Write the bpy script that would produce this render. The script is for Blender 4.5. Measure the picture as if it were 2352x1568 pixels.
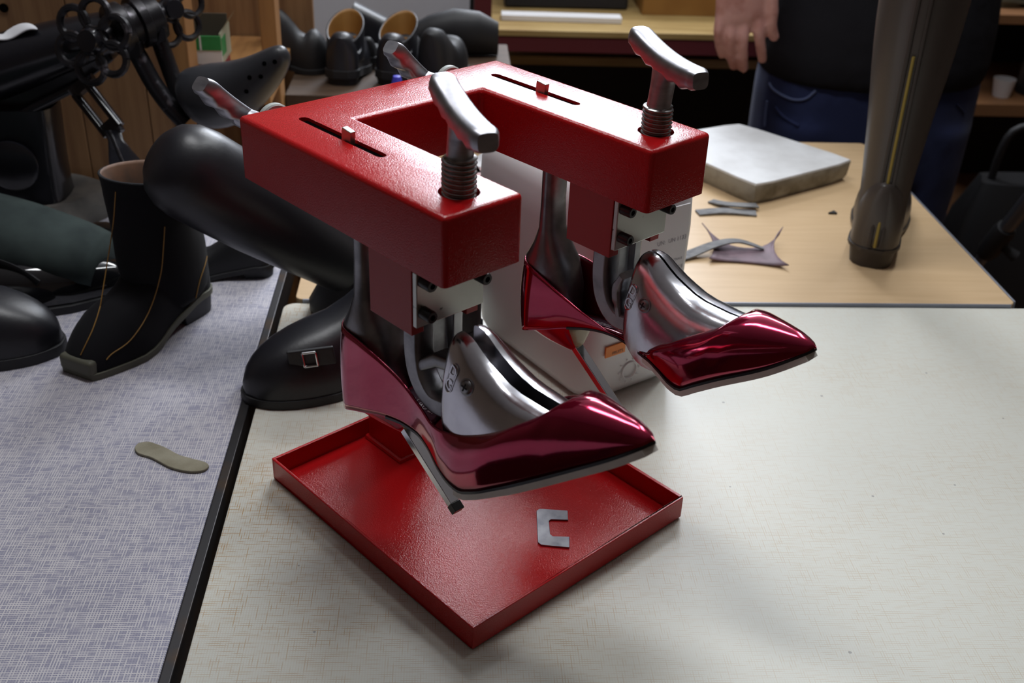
import bpy, bmesh, math, random
import numpy as np
from mathutils import Vector, Matrix

random.seed(7)
for o in list(bpy.data.objects):
    bpy.data.objects.remove(o)
SC = bpy.context.scene
COL = SC.collection
PI = math.pi

# ------------------------------------------------------------------ camera
F_PX = 2520.83
CAM = Vector((0.1411, -0.7266, 0.5591))
RT = Vector((0.9982, -0.0497, 0.0349)).normalized()
FW = Vector((0.0605, 0.8641, -0.4997)).normalized()
UP = RT.cross(FW).normalized()
RT = FW.cross(UP).normalized()
cam_d = bpy.data.cameras.new('camera')
cam = bpy.data.objects.new('camera', cam_d)
COL.objects.link(cam)
cam.matrix_world = Matrix(((RT.x, UP.x, -FW.x, CAM.x), (RT.y, UP.y, -FW.y, CAM.y), (RT.z, UP.z, -FW.z, CAM.z), (0, 0, 0, 1)))
cam_d.sensor_width = 36
cam_d.lens = F_PX / 2352 * 36
cam_d.clip_start = 0.02
cam_d.dof.use_dof = True
cam_d.dof.focus_distance = 0.80
cam_d.dof.aperture_fstop = 10
SC.camera = cam

# ------------------------------------------------------------------ world, lights, exposure
W = bpy.data.worlds.new('world')
SC.world = W
W.use_nodes = True
W.node_tree.nodes['Background'].inputs[0].default_value = (0.62, 0.66, 0.78, 1)
W.node_tree.nodes['Background'].inputs[1].default_value = 0.03


def area(name, loc, target, sx, sy, power, col):
    d = bpy.data.lights.new(name, 'AREA')
    d.shape = 'RECTANGLE'
    d.size, d.size_y, d.energy, d.color = sx, sy, power, col
    o = bpy.data.objects.new(name, d)
    COL.objects.link(o)
    o.location = loc
    o.rotation_euler = (Vector(target) - Vector(loc)).to_track_quat('-Z', 'Y').to_euler()
    return o


# daylight in the window opening of the back wall, fluorescent tubes under the ceiling, and an added overhead fill
area('window_daylight', (0.50, 2.30, 1.14), (0.50, 0.0, 0.55), 0.72, 0.56, 30, (0.84, 0.90, 1.0))
area('ceiling_tube_or_fill', (0.66, 1.92, 1.70), (0.55, 0.7, 0.0), 1.05, 0.28, 20, (0.95, 0.97, 1.0))
area('ceiling_tube_or_fill', (0.95, 0.90, 1.70), (0.9, 0.8, 0.0), 0.14, 1.2, 11, (0.95, 0.98, 1.0))
area('ceiling_tube_or_fill', (0.0, 0.38, 1.70), (-0.05, 0.25, 0.0), 0.80, 0.20, 10.5, (0.97, 0.98, 1.0))  # fill lamp added overhead to brighten the left bench, not a known tube

SC.view_settings.view_transform = 'Standard'
SC.view_settings.look = 'None'
SC.view_settings.exposure = 0.0
SC.view_settings.gamma = 1.0
SC.view_settings.use_curve_mapping = False


# ------------------------------------------------------------------ helpers
def V(*a):
    return Vector(a)


def ray(u, v):
    return FW + RT * ((u - 1176) / F_PX) - UP * ((v - 784) / F_PX)


def AT(u, v, y):
    d = ray(u, v)
    return CAM + d * ((y - CAM.y) / d.y)


def ONZ(u, v, z=0.0):
    d = ray(u, v)
    return CAM + d * ((z - CAM.z) / d.z)


ROTM = math.radians(39.7)
MROT = Matrix.Rotation(ROTM, 4, 'Z')


def setp(o, label=None, cat=None, group=None, kind=None):
    if label:
        o['label'] = label
    if cat:
        o['category'] = cat
    if group:
        o['group'] = group
    if kind:
        o['kind'] = kind
    return o


def thing(name, label, cat, loc=(0, 0, 0), rz=0.0, group=None):
    o = bpy.data.objects.new(name, None)
    o.empty_display_size = 0.02
    COL.objects.link(o)
    o.location = loc
    o.rotation_euler = (0, 0, rz)
    return setp(o, label, cat, group)


def mk(name, vs, fs, mat=None, parent=None, smooth=True, bevel=0.0, seg=2, sub=0, solid=0.0, sharp=38, loc=None, rot=None, mats=None, mids=None):
    me = bpy.data.meshes.new(name)
    me.from_pydata([tuple(v) for v in vs], [], [tuple(f) for f in fs])
    bm = bmesh.new()
    bm.from_mesh(me)
    if mids:
        for f, i in zip(bm.faces, mids):
            f.material_index = i
    bmesh.ops.remove_doubles(bm, verts=bm.verts, dist=1e-6)
    bmesh.ops.recalc_face_normals(bm, faces=bm.faces)
    bm.to_mesh(me)
    bm.free()
    if smooth:
        me.shade_smooth()
        if sharp:
            me.set_sharp_from_angle(angle=math.radians(sharp))
    for m in (mats or [mat]):
        if m:
            me.materials.append(m)
    o = bpy.data.objects.new(name, me)
    COL.objects.link(o)
    if parent:
        o.parent = parent
    if loc is not None:
        o.location = loc
    if rot is not None:
        o.rotation_euler = rot
    if solid:
        m = o.modifiers.new('solid', 'SOLIDIFY')
        m.thickness = solid
        m.offset = -1
    if bevel:
        m = o.modifiers.new('bevel', 'BEVEL')
        m.width = bevel
        m.segments = seg
        m.limit_method = 'ANGLE'
        m.angle_limit = math.radians(35)
        m.harden_normals = bool(smooth)
    if sub:
        m = o.modifiers.new('sub', 'SUBSURF')
        m.levels = m.render_levels = sub
    return o


class G:
    """collects pieces of ONE mesh"""
    def __init__(s):
        s.v, s.f = [], []

    def add(s, vs, fs, M=None):
        n = len(s.v)
        s.v += [(M @ Vector(v)) if M else Vector(v) for v in vs]
        s.f += [tuple(i + n for i in f) for f in fs]
        return s


def boxg(x0, x1, y0, y1, z0, z1):
    v = [(x, y, z) for x in (x0, x1) for y in (y0, y1) for z in (z0, z1)]
    return v, [(0, 1, 3, 2), (4, 6, 7, 5), (0, 4, 5, 1), (2, 3, 7, 6), (0, 2, 6, 4), (1, 5, 7, 3)]


def box(name, x0, x1, y0, y1, z0, z1, mat, parent=None, bevel=0.001, **k):
    v, f = boxg(x0, x1, y0, y1, z0, z1)
    return mk(name, v, f, mat, parent, bevel=bevel, **k)


def loftg(rings, caps=True, close=True, closev=False):
    n = len(rings[0])
    v = [p for r in rings for p in r]
    f = []
    m = len(rings)
    for i in range(m if closev else m - 1):
        a, b = i * n, ((i + 1) % m) * n
        for j in range(n if close else n - 1):
            k = (j + 1) % n
            f.append((a + j, a + k, b + k, b + j))
    if caps and close and not closev:
        f.append(tuple(range(n)))
        f.append(tuple(range((m - 1) * n, m * n)))
    return v, f


def frames(pts, up=None):
    pts = [Vector(p) for p in pts]
    T = []
    for i in range(len(pts)):
        a, b = pts[max(0, i - 1)], pts[min(len(pts) - 1, i + 1)]
        T.append((b - a).normalized())
    ref = Vector(up) if up else (Vector((0, 0, 1)) if abs(T[0].z) < 0.9 else Vector((1, 0, 0)))
    out = []
    for i, t in enumerate(T):
        u = (ref - t * ref.dot(t)).normalized()
        out.append((pts[i], t, u, t.cross(u)))
        if not up:
            ref = u
    return out


def tubeg(pts, r, n=12, up=None, caps=True, p=2.0):
    """r: radius, or list of radii or of (r_up, r_side)"""
    rings = []
    for i, (c, t, u, s) in enumerate(frames(pts, up)):
        q = r[i] if isinstance(r, (list, tuple)) and not (isinstance(r, tuple)) else r
        ru, rs = q if isinstance(q, tuple) else (q, q)
        ring = []
        for k in range(n):
            a = 2 * PI * k / n
            ca, sa = math.cos(a), math.sin(a)
            if p != 2.0:
                ca = math.copysign(abs(ca) ** (2 / p), ca)
                sa = math.copysign(abs(sa) ** (2 / p), sa)
            ring.append(c + u * (ru * ca) + s * (rs * sa))
        rings.append(ring)
    return loftg(rings, caps)


def tube(name, pts, r, mat, parent=None, n=12, up=None, p=2.0, **k):
    v, f = tubeg(pts, r, n, up, True, p)
    return mk(name, v, f, mat, parent, **k)


def latheg(prof, n=24, M=None):
    rings = []
    for r, z in prof:
        rings.append([Vector((r * math.cos(2 * PI * k / n), r * math.sin(2 * PI * k / n), z)) for k in range(n)])
    v, f = loftg(rings, True)
    if M:
        v = [M @ p for p in v]
    return v, f


def lathe(name, prof, mat, parent=None, n=24, M=None, **k):
    v, f = latheg(prof, n, M)
    return mk(name, v, f, mat, parent, **k)


def prismg(poly, z0, z1, M=None):
    n = len(poly)
    v = [Vector((x, y, z0)) for x, y in poly] + [Vector((x, y, z1)) for x, y in poly]
    f = [tuple(range(n)), tuple(range(n, 2 * n))] + [(i, (i + 1) % n, n + (i + 1) % n, n + i) for i in range(n)]
    if M:
        v = [M @ p for p in v]
    return v, f


def prism(name, poly, z0, z1, mat, parent=None, M=None, **k):
    v, f = prismg(poly, z0, z1, M)
    return mk(name, v, f, mat, parent, **k)


def spline(pts, n=8):
    """Catmull-Rom through points"""
    P = [Vector(p) for p in pts]
    out = []
    for i in range(len(P) - 1):
        a, b, c, d = P[max(0, i - 1)], P[i], P[i + 1], P[min(len(P) - 1, i + 2)]
        for k in range(n):
            t = k / n
            out.append(0.5 * ((2 * b) + (c - a) * t + (2 * a - 5 * b + 4 * c - d) * t * t + (3 * b - a - 3 * c + d) * t ** 3))
    out.append(P[-1])
    return out


def interp(tab):
    xs, ys = [t[0] for t in tab], [t[1] for t in tab]
    m = np.zeros(len(xs))
    d = [(ys[i + 1] - ys[i]) / (xs[i + 1] - xs[i]) for i in range(len(xs) - 1)]
    for i in range(1, len(xs) - 1):
        m[i] = 0 if d[i - 1] * d[i] <= 0 else 2 * d[i - 1] * d[i] / (d[i - 1] + d[i])
    m[0], m[-1] = d[0], d[-1]

    def f(x):
        if x <= xs[0]:
            return ys[0]
        if x >= xs[-1]:
            return ys[-1]
        i = 0
        while x > xs[i + 1]:
            i += 1
        h = xs[i + 1] - xs[i]
        t = (x - xs[i]) / h
        return float((2 * t ** 3 - 3 * t * t + 1) * ys[i] + (t ** 3 - 2 * t * t + t) * h * m[i] + (-2 * t ** 3 + 3 * t * t) * ys[i + 1] + (t ** 3 - t * t) * h * m[i + 1])
    return f


def boolcut(o, cutters):
    for g in cutters:
        me = bpy.data.meshes.new('cut')
        me.from_pydata([tuple(v) for v in g[0]], [], g[1])
        bm = bmesh.new(); bm.from_mesh(me); bmesh.ops.recalc_face_normals(bm, faces=bm.faces); bm.to_mesh(me); bm.free()
        c = bpy.data.objects.new('cut', me)
        COL.objects.link(c)
        m = o.modifiers.new('cut', 'BOOLEAN')
        m.operation = 'DIFFERENCE'
        m.object = c
        m.solver = 'EXACT'
        bpy.context.view_layer.update()
        dg = bpy.context.evaluated_depsgraph_get()
        new = bpy.data.meshes.new_from_object(o.evaluated_get(dg))
        o.modifiers.clear()
        o.data = new
        bpy.data.objects.remove(c)
    o.data.shade_smooth()
    o.data.set_sharp_from_angle(angle=math.radians(30))


def textg(s, size, ext=0.0):
    c = bpy.data.curves.new('txt', 'FONT')
    c.body = s
    c.size = size
    c.extrude = ext
    c.align_x = 'CENTER'
    c.align_y = 'CENTER'
    c.resolution_u = 3
    o = bpy.data.objects.new('txt', c)
    COL.objects.link(o)
    bpy.context.view_layer.update()
    me = bpy.data.meshes.new_from_object(o.evaluated_get(bpy.context.evaluated_depsgraph_get()))
    v = [x.co.copy() for x in me.vertices]
    f = [tuple(p.vertices) for p in me.polygons]
    bpy.data.objects.remove(o)
    return v, f


# ------------------------------------------------------------------ materials
MAT = {}


def mat(name, col, rough=0.5, metal=0.0, coat=0.0, spec=0.5, bump=None, mix=None, sub=0.0, coat_rough=0.05, sheen=0.0, aniso=None):
    """bump=(scale,strength,dist)  mix=(col2, scale, lo, hi, stretch(x,y,z))"""
    m = bpy.data.materials.new(name)
    m.use_nodes = True
    nt = m.node_tree
    b = nt.nodes['Principled BSDF']
    b.inputs['Base Color'].default_value = (*col, 1)
    b.inputs['Roughness'].default_value = rough
    b.inputs['Metallic'].default_value = metal
    b.inputs['Coat Weight'].default_value = coat
    b.inputs['Coat Roughness'].default_value = coat_rough
    b.inputs['Specular IOR Level'].default_value = spec
    b.inputs['Sheen Weight'].default_value = sheen
    if sub:
        b.inputs['Subsurface Weight'].default_value = sub
        b.inputs['Subsurface Radius'].default_value = (0.01, 0.006, 0.004)
        b.inputs['Subsurface Scale'].default_value = 0.5
    tc = nt.nodes.new('ShaderNodeTexCoord')
    if mix:
        mp = nt.nodes.new('ShaderNodeMapping')
        mp.inputs['Scale'].default_value = mix[4] if len(mix) > 4 else (1, 1, 1)
        nt.links.new(tc.outputs['Object'], mp.inputs[0])
        n = nt.nodes.new('ShaderNodeTexNoise')
        n.inputs['Scale'].default_value = mix[1]
        n.inputs['Detail'].default_value = 6
        nt.links.new(mp.outputs[0], n.inputs['Vector'])
        r = nt.nodes.new('ShaderNodeValToRGB')
        r.color_ramp.elements[0].position = mix[2]
        r.color_ramp.elements[1].position = mix[3]
        r.color_ramp.elements[0].color = (*col, 1)
        r.color_ramp.elements[1].color = (*mix[0], 1)
        nt.links.new(n.outputs['Fac'], r.inputs[0])
        nt.links.new(r.outputs[0], b.inputs['Base Color'])
    if bump:
        n = nt.nodes.new('ShaderNodeTexNoise')
        n.inputs['Scale'].default_value = bump[0]
        n.inputs['Detail'].default_value = 3
        nt.links.new(tc.outputs['Object'], n.inputs['Vector'])
        bp = nt.nodes.new('ShaderNodeBump')
        bp.inputs['Strength'].default_value = bump[1]
        bp.inputs['Distance'].default_value = bump[2]
        nt.links.new(n.outputs['Fac'], bp.inputs['Height'])
        nt.links.new(bp.outputs[0], b.inputs['Normal'])
    MAT[name] = m
    return m


def weave_mat(name, base, line, pitch, dens_x, dens_y, big=None, rough=0.35, specks=True, width=0.34, faint=0.12, wear=None):
    """laminate printed with fine crossing threads that come and go"""
    m = bpy.data.materials.new(name)
    m.use_nodes = True
    nt = m.node_tree
    N, L = nt.nodes, nt.links
    b = N['Principled BSDF']
    b.inputs['Roughness'].default_value = rough
    b.inputs['Specular IOR Level'].default_value = 0.35
    tc = N.new('ShaderNodeTexCoord')
    sx = N.new('ShaderNodeSeparateXYZ')
    L.new(tc.outputs['Object'], sx.inputs[0])

    def math_(op, a, c=None, clamp=False):
        n = N.new('ShaderNodeMath')
        n.operation = op
        n.use_clamp = clamp
        for i, q in enumerate((a, c)):
            if q is None:
                continue
            if isinstance(q, (int, float)):
                n.inputs[i].default_value = q
            else:
                L.new(q, n.inputs[i])
        return n.outputs[0]

    def threads(main, along, off, dens):
        t = math_('MULTIPLY', main, 1.0 / pitch)
        fr = math_('FRACT', t)
        ln = math_('LESS_THAN', fr, width)
        fl = math_('FLOOR', t)
        cb = N.new('ShaderNodeCombineXYZ')
        L.new(math_('MULTIPLY', fl, 7.31), cb.inputs[0])
        L.new(math_('MULTIPLY', along, 0.11 / pitch), cb.inputs[1])
        cb.inputs[2].default_value = off
        n = N.new('ShaderNodeTexNoise')
        n.inputs['Scale'].default_value = 1.0
        n.inputs['Detail'].default_value = 1
        L.new(cb.outputs[0], n.inputs['Vector'])
        k = math_('MULTIPLY', math_('SUBTRACT', n.outputs['Fac'], dens), 5.0, True)
        k = math_('MAXIMUM', k, faint)
        return math_('MULTIPLY', ln, k)
    a = threads(sx.outputs['X'], sx.outputs['Y'], 0.0, dens_x)
    c = threads(sx.outputs['Y'], sx.outputs['X'], 5.0, dens_y)
    fac = math_('MAXIMUM', a, c)
    if big:
        n = N.new('ShaderNodeTexNoise')
        n.inputs['Scale'].default_value = big[0]
        n.inputs['Detail'].default_value = 3
        L.new(tc.outputs['Object'], n.inputs['Vector'])
        k = N.new('ShaderNodeMapRange')
        k.inputs[1].default_value, k.inputs[2].default_value = 0.35, 0.62
        k.inputs[3].default_value, k.inputs[4].default_value = big[1], 1.0
        L.new(n.outputs['Fac'], k.inputs[0])
        fac = math_('MULTIPLY', fac, k.outputs[0])
    if wear:
        k = N.new('ShaderNodeMapRange')
        k.inputs[1].default_value, k.inputs[2].default_value = wear[0], wear[1]
        k.inputs[3].default_value, k.inputs[4].default_value = 1.0, wear[2]
        L.new(sx.outputs['X'], k.inputs[0])
        fac = math_('MULTIPLY', fac, k.outputs[0])
    mx = N.new('ShaderNodeMix')
    mx.data_type = 'RGBA'
    mx.inputs['A'].default_value = (*base, 1)
    mx.inputs['B'].default_value = (*line, 1)
    L.new(fac, mx.inputs['Factor'])
    out = mx.outputs['Result']
    if specks:
        v = N.new('ShaderNodeTexVoronoi')
        v.inputs['Scale'].default_value = 26
        L.new(tc.outputs['Object'], v.inputs['Vector'])
        s = math_('LESS_THAN', v.outputs['Distance'], 0.035)
        m2 = N.new('ShaderNodeMix')
        m2.data_type = 'RGBA'
        m2.inputs['B'].default_value = (0.12, 0.11, 0.13, 1)
        L.new(out, m2.inputs['A'])
        L.new(math_('MULTIPLY', s, 0.55), m2.inputs['Factor'])
        out = m2.outputs['Result']
    L.new(out, b.inputs['Base Color'])
    return m


RED = mat('red_paint', (0.50, 0.009, 0.011), 0.11, spec=0.45, bump=(1000, 0.6, 0.00042))
RED2 = mat('red_hanger_paint', (0.40, 0.016, 0.014), 0.42, bump=(900, 0.3, 0.0003))
STEEL = mat('polished_cast_aluminium', (0.70, 0.70, 0.74), 0.20, 1.0, bump=(60, 0.10, 0.002), mix=((0.52, 0.52, 0.56), 45, 0.35, 0.7))
STEELD = mat('dull_cast_steel', (0.30, 0.30, 0.31), 0.36, 1.0, bump=(140, 0.2, 0.0008), mix=((0.18, 0.18, 0.19), 60, 0.4, 0.7))
HANDLE = mat('worn_handle_metal', (0.46, 0.46, 0.49), 0.40, 1.0, bump=(90, 0.15, 0.001), mix=((0.30, 0.30, 0.33), 70, 0.4, 0.75, (1, 1, 3)))
ZINC = mat('zinc_plate', (0.55, 0.57, 0.53), 0.40, 0.85, mix=((0.10, 0.10, 0.10), 140, 0.66, 0.72), bump=(200, 0.1, 0.0004))
THREAD = mat('oiled_screw_steel', (0.36, 0.35, 0.34), 0.25, 1.0)
CHROME = mat('chrome', (0.75, 0.75, 0.78), 0.10, 1.0)
BOLT = mat('black_oxide', (0.012, 0.012, 0.013), 0.35)
BLACK = mat('black_gap', (0.003, 0.003, 0.003), 0.9, spec=0.0)
PATENT = mat('red_patent_leather', (0.40, 0.014, 0.060), 0.13, 0.85, coat=0.7, coat_rough=0.03, bump=(38, 0.06, 0.004))
LININGR = mat('red_lining', (0.16, 0.006, 0.012), 0.35, coat=0.2)
INSOLE = mat('burgundy_insole', (0.28, 0.02, 0.045), 0.25, 0.4, coat=0.5)
LOGO = mat('mauve_logo_patch', (0.22, 0.13, 0.18), 0.25, 0.6)
LOGOT = mat('silver_lettering', (0.8, 0.78, 0.8), 0.3, 0.5)
SOLEB = mat('black_sole_edge', (0.008, 0.008, 0.009), 0.30)
SOLEC = mat('pale_leather_sole', (0.90, 0.87, 0.80), 0.55, mix=((0.78, 0.74, 0.67), 60, 0.4, 0.7))
BREAST = mat('beige_heel_breast', (0.46, 0.38, 0.25), 0.45)
WHITEP = mat('white_plastic', (0.72, 0.70, 0.71), 0.38, sub=0.15)
PAPER = mat('white_paper', (0.78, 0.78, 0.80), 0.6)
INK = mat('black_print', (0.03, 0.03, 0.04), 0.6)
INKG = mat('grey_print', (0.32, 0.32, 0.36), 0.6)
ORANGE = mat('orange_sticker', (0.85, 0.25, 0.03), 0.5)
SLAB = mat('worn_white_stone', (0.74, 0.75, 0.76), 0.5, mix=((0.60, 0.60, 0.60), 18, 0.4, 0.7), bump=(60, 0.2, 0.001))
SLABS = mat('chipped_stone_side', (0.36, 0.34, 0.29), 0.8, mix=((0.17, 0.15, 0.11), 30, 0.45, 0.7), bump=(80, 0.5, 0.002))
SUEDEG = mat('grey_leather_scrap', (0.22, 0.22, 0.22), 0.8, mix=((0.12, 0.12, 0.13), 90, 0.4, 0.65, (1, 4, 1)))
PURPLE = mat('mauve_leather_scrap', (0.20, 0.13, 0.16), 0.6, mix=((0.12, 0.08, 0.10), 50, 0.4, 0.65))
BROWN = mat('brown_boot_leather', (0.056, 0.046, 0.041), 0.38, bump=(220, 0.12, 0.0006))
BROWND = mat('dark_brown_heel', (0.030, 0.022, 0.018), 0.5)
GOLD = mat('yellow_zip_thread', (0.32, 0.24, 0.05), 0.45, 0.3, bump=(1500, 0.8, 0.001))
LEATHER = mat('black_leather', (0.012, 0.012, 0.016), 0.38, bump=(260, 0.15, 0.0006))
LEATHM = mat('matt_black_leather', (0.010, 0.010, 0.012), 0.55, bump=(200, 0.2, 0.0006))
PATB = mat('black_patent', (0.006, 0.006, 0.007), 0.08, coat=0.6)
SUEDEB = mat('black_suede', (0.010, 0.010, 0.012), 0.95, spec=0.2, sheen=0.03)
SUEDEGR = mat('grey_green_suede', (0.045, 0.060, 0.058), 0.95, spec=0.2, mix=((0.03, 0.04, 0.04), 25, 0.4, 0.65))
RUBBER = mat('black_rubber', (0.014, 0.014, 0.016), 0.6)
OLIVE = mat('olive_rubber_sole', (0.10, 0.10, 0.072), 0.6)
STITCH = mat('ochre_stitching', (0.28, 0.15, 0.03), 0.7)
RUSTL = mat('brown_boot_lining', (0.16, 0.08, 0.045), 0.7, mix=((0.08, 0.05, 0.035), 60, 0.4, 0.7))
IRON = mat('black_japanned_iron', (0.012, 0.012, 0.016), 0.28, 0.2, coat=0.3, bump=(70, 0.15, 0.0015))
IRONW = mat('worn_black_iron', (0.020, 0.019, 0.022), 0.34, 0.5, mix=((0.16, 0.15, 0.17), 55, 0.60, 0.72), bump=(110, 0.3, 0.001))
IRONG = mat('dusty_grey_iron', (0.17, 0.15, 0.13), 0.7, mix=((0.09, 0.085, 0.08), 25, 0.4, 0.65))
LASTB = mat('black_last_plastic', (0.026, 0.027, 0.032), 0.38)
CLOTHW = mat('white_cloth', (0.75, 0.76, 0.80), 0.8)
DENIM = mat('blue_denim', (0.020, 0.028, 0.085), 0.9, spec=0.2, mix=((0.035, 0.05, 0.14), 14, 0.5, 0.75), bump=(900, 0.3, 0.0005), sheen=0.1)
DENIML = mat('faded_denim_seam', (0.10, 0.13, 0.26), 0.9)
SHIRT = mat('black_cotton', (0.012, 0.012, 0.016), 0.9, spec=0.2, bump=(25, 0.4, 0.006))
SKIN = mat('skin', (0.58, 0.32, 0.29), 0.5, sub=0.25, mix=((0.40, 0.17, 0.14), 40, 0.45, 0.75))
HAIR = mat('dark_hair', (0.03, 0.02, 0.015), 0.7)
EYE = mat('eye_white', (0.7, 0.7, 0.68), 0.2)
PINE = mat('pine_board', (0.30, 0.165, 0.075), 0.6, mix=((0.20, 0.10, 0.045), 9, 0.40, 0.66, (9, 9, 0.5)), bump=(60, 0.15, 0.001))
PINEO = mat('orange_pine_edge', (0.36, 0.18, 0.06), 0.55, mix=((0.26, 0.12, 0.04), 9, 0.4, 0.66, (9, 1, 0.6)))
PLY = mat('yellowed_plywood', (0.42, 0.29, 0.11), 0.6, mix=((0.33, 0.21, 0.07), 8, 0.4, 0.65, (1, 8, 8)))
WOODB = mat('honey_wood_box', (0.34, 0.17, 0.04), 0.55, mix=((0.26, 0.12, 0.025), 8, 0.4, 0.65, (1, 6, 1)))
RACK = mat('dark_red_rack_paint', (0.11, 0.015, 0.018), 0.55)
DARKB = mat('dark_storage_board', (0.008, 0.007, 0.008), 0.7)
CASE = mat('black_case', (0.012, 0.013, 0.018), 0.5)
GREENC = mat('green_carton', (0.02, 0.20, 0.045), 0.55, mix=((0.03, 0.26, 0.07), 30, 0.4, 0.6))
CARTON = mat('pale_carton', (0.42, 0.42, 0.30), 0.7)
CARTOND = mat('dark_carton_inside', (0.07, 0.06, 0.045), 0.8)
REDP = mat('red_packet', (0.38, 0.03, 0.04), 0.6, mix=((0.20, 0.02, 0.03), 60, 0.4, 0.6, (6, 1, 1)))
BLUEP = mat('blue_plastic', (0.06, 0.06, 0.55), 0.4)
PINKP = mat('pink_leaflet', (0.62, 0.42, 0.42), 0.6)
CYANP = mat('turquoise_leaflet', (0.05, 0.42, 0.50), 0.5)
GREYCAP = mat('grey_green_disc', (0.42, 0.46, 0.44), 0.5)
FELT = mat('beige_felt', (0.32, 0.30, 0.23), 0.95, spec=0.1, mix=((0.24, 0.22, 0.16), 40, 0.4, 0.65), bump=(700, 0.5, 0.0006))
CSTEEL = mat('blued_steel_shim', (0.34, 0.35, 0.38), 0.42, 0.9, mix=((0.22, 0.23, 0.26), 90, 0.4, 0.65))
CREAM = weave_mat('cream_laminate', (0.66, 0.67, 0.61), (0.46, 0.285, 0.115), 0.00185, 0.47, 0.41, big=(5.5, 0.40), width=0.34, faint=0.26, wear=(-0.40, 0.0, 0.38))
WEAVE = weave_mat('grey_weave_laminate', (0.25, 0.25, 0.345), (0.60, 0.58, 0.60), 0.00195, 0.36, 0.34, rough=0.5, width=0.46, faint=0.25)
TAN = mat('tan_beech_laminate', (0.62, 0.44, 0.255), 0.38, mix=((0.57, 0.395, 0.22), 10, 0.35, 0.7, (1.2, 14, 1)))
EDGE = mat('grey_metal_edging', (0.26, 0.28, 0.34), 0.4, 0.6)
EDGED = mat('dark_metal_edging', (0.05, 0.048, 0.05), 0.4, 0.7, mix=((0.10, 0.06, 0.03), 20, 0.5, 0.7))
LEGM = mat('grey_steel_leg', (0.12, 0.12, 0.13), 0.5, 0.6)
WALLW = mat('white_wall_paint', (0.60, 0.60, 0.64), 0.8)
WALLG = mat('brown_panelled_wall', (0.16, 0.11, 0.08), 0.7)
CEILW = mat('ceiling_paint', (0.75, 0.75, 0.75), 0.9)
FLOORM = mat('brown_cork_floor', (0.16, 0.075, 0.03), 0.55, mix=((0.10, 0.045, 0.018), 40, 0.4, 0.65), bump=(300, 0.3, 0.001))
FRAMEW = mat('white_window_frame', (0.7, 0.7, 0.7), 0.5)
TUBEM = mat('grey_tripod_tube', (0.20, 0.21, 0.24), 0.32, 0.8)
SHADEW = mat('shaded_shelf_board', (0.075, 0.042, 0.022), 0.65, mix=((0.05, 0.028, 0.015), 9, 0.4, 0.66, (1, 9, 9)))  # shade on the shelf boards put into the wood colour
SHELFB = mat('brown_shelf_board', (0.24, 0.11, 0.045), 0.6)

# ------------------------------------------------------------------ the room
FLZ = -0.92
CZ = 1.75
YB = 2.32


def struct(name, x0, x1, y0, y1, z0, z1, m):
    return setp(box(name, x0, x1, y0, y1, z0, z1, m, bevel=0), kind='structure')


struct('floor', -2.2, 3.2, -2.5, YB + 0.1, FLZ - 0.05, FLZ, FLOORM)
struct('ceiling', -2.2, 3.2, -2.5, YB + 0.1, CZ, CZ + 0.05, CEILW)
WX0, WX1, WZ0, WZ1 = 0.12, 0.88, 0.84, 1.44
wb = G()
for q in ((-2.2, WX0, FLZ, CZ), (WX1, 3.2, FLZ, CZ), (WX0, WX1, FLZ, WZ0), (WX0, WX1, WZ1, CZ)):
    wb.add(*boxg(q[0], q[1], YB, YB + 0.1, q[2], q[3]))
setp(mk('wall_back', wb.v, wb.f, WALLW), kind='structure')
struct('wall_left', -2.25, -2.2, -2.5, YB + 0.1, FLZ, CZ, WALLG)
struct('wall_right', 3.2, 3.25, -2.5, YB + 0.1, FLZ, CZ, WALLG)
struct('wall_front', -2.25, 3.25, -2.55, -2.5, FLZ, CZ, WALLG)
wn = thing('window_1', None, None, ((WX0 + WX1) / 2, YB, WZ0))
setp(wn, kind='structure')
hw, hh = (WX1 - WX0) / 2, WZ1 - WZ0
for q in ((-hw, -hw + 0.03, 0, hh), (hw - 0.03, hw, 0, hh), (-hw + 0.03, hw - 0.03, 0, 0.03), (-hw + 0.03, hw - 0.03, hh - 0.03, hh), (-0.008, 0.008, 0.03, hh - 0.03)):
    box('window_frame', q[0], q[1], 0.0, 0.05, q[2], q[3], FRAMEW, wn, 0.002)

# ------------------------------------------------------------------ workbenches


def rrect(x0, x1, y0, y1, r, n=5):
    out = []
    for cx, cy, a0 in ((x1 - r, y1 - r, 0), (x0 + r, y1 - r, 90), (x0 + r, y0 + r, 180), (x1 - r, y0 + r, 270)):
        for k in range(n + 1):
            a = math.radians(a0 + 90 * k / n)
            out.append((cx + r * math.cos(a), cy + r * math.sin(a)))
    return out


def bench(name, label, x0, x1, y0, y1, ztop, th, m, edge=None, r=0.012):
    t = thing(name, label, 'workbench', ((x0 + x1) / 2, (y0 + y1) / 2, FLZ))
    hx, hy, zt = (x1 - x0) / 2, (y1 - y0) / 2, ztop - FLZ
    prism('tabletop', rrect(-hx, hx, -hy, hy, r), zt - th, zt, m, t, bevel=0.001)
    for sx in (-1, 1):
        for sy in (-1, 1):
            box('leg', sx * (hx - 0.05) - 0.02, sx * (hx - 0.05) + 0.02, sy * (hy - 0.06) - 0.02, sy * (hy - 0.06) + 0.02, 0, zt - th, LEGM, t, 0.002)
    return t, hx, hy, zt


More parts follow.
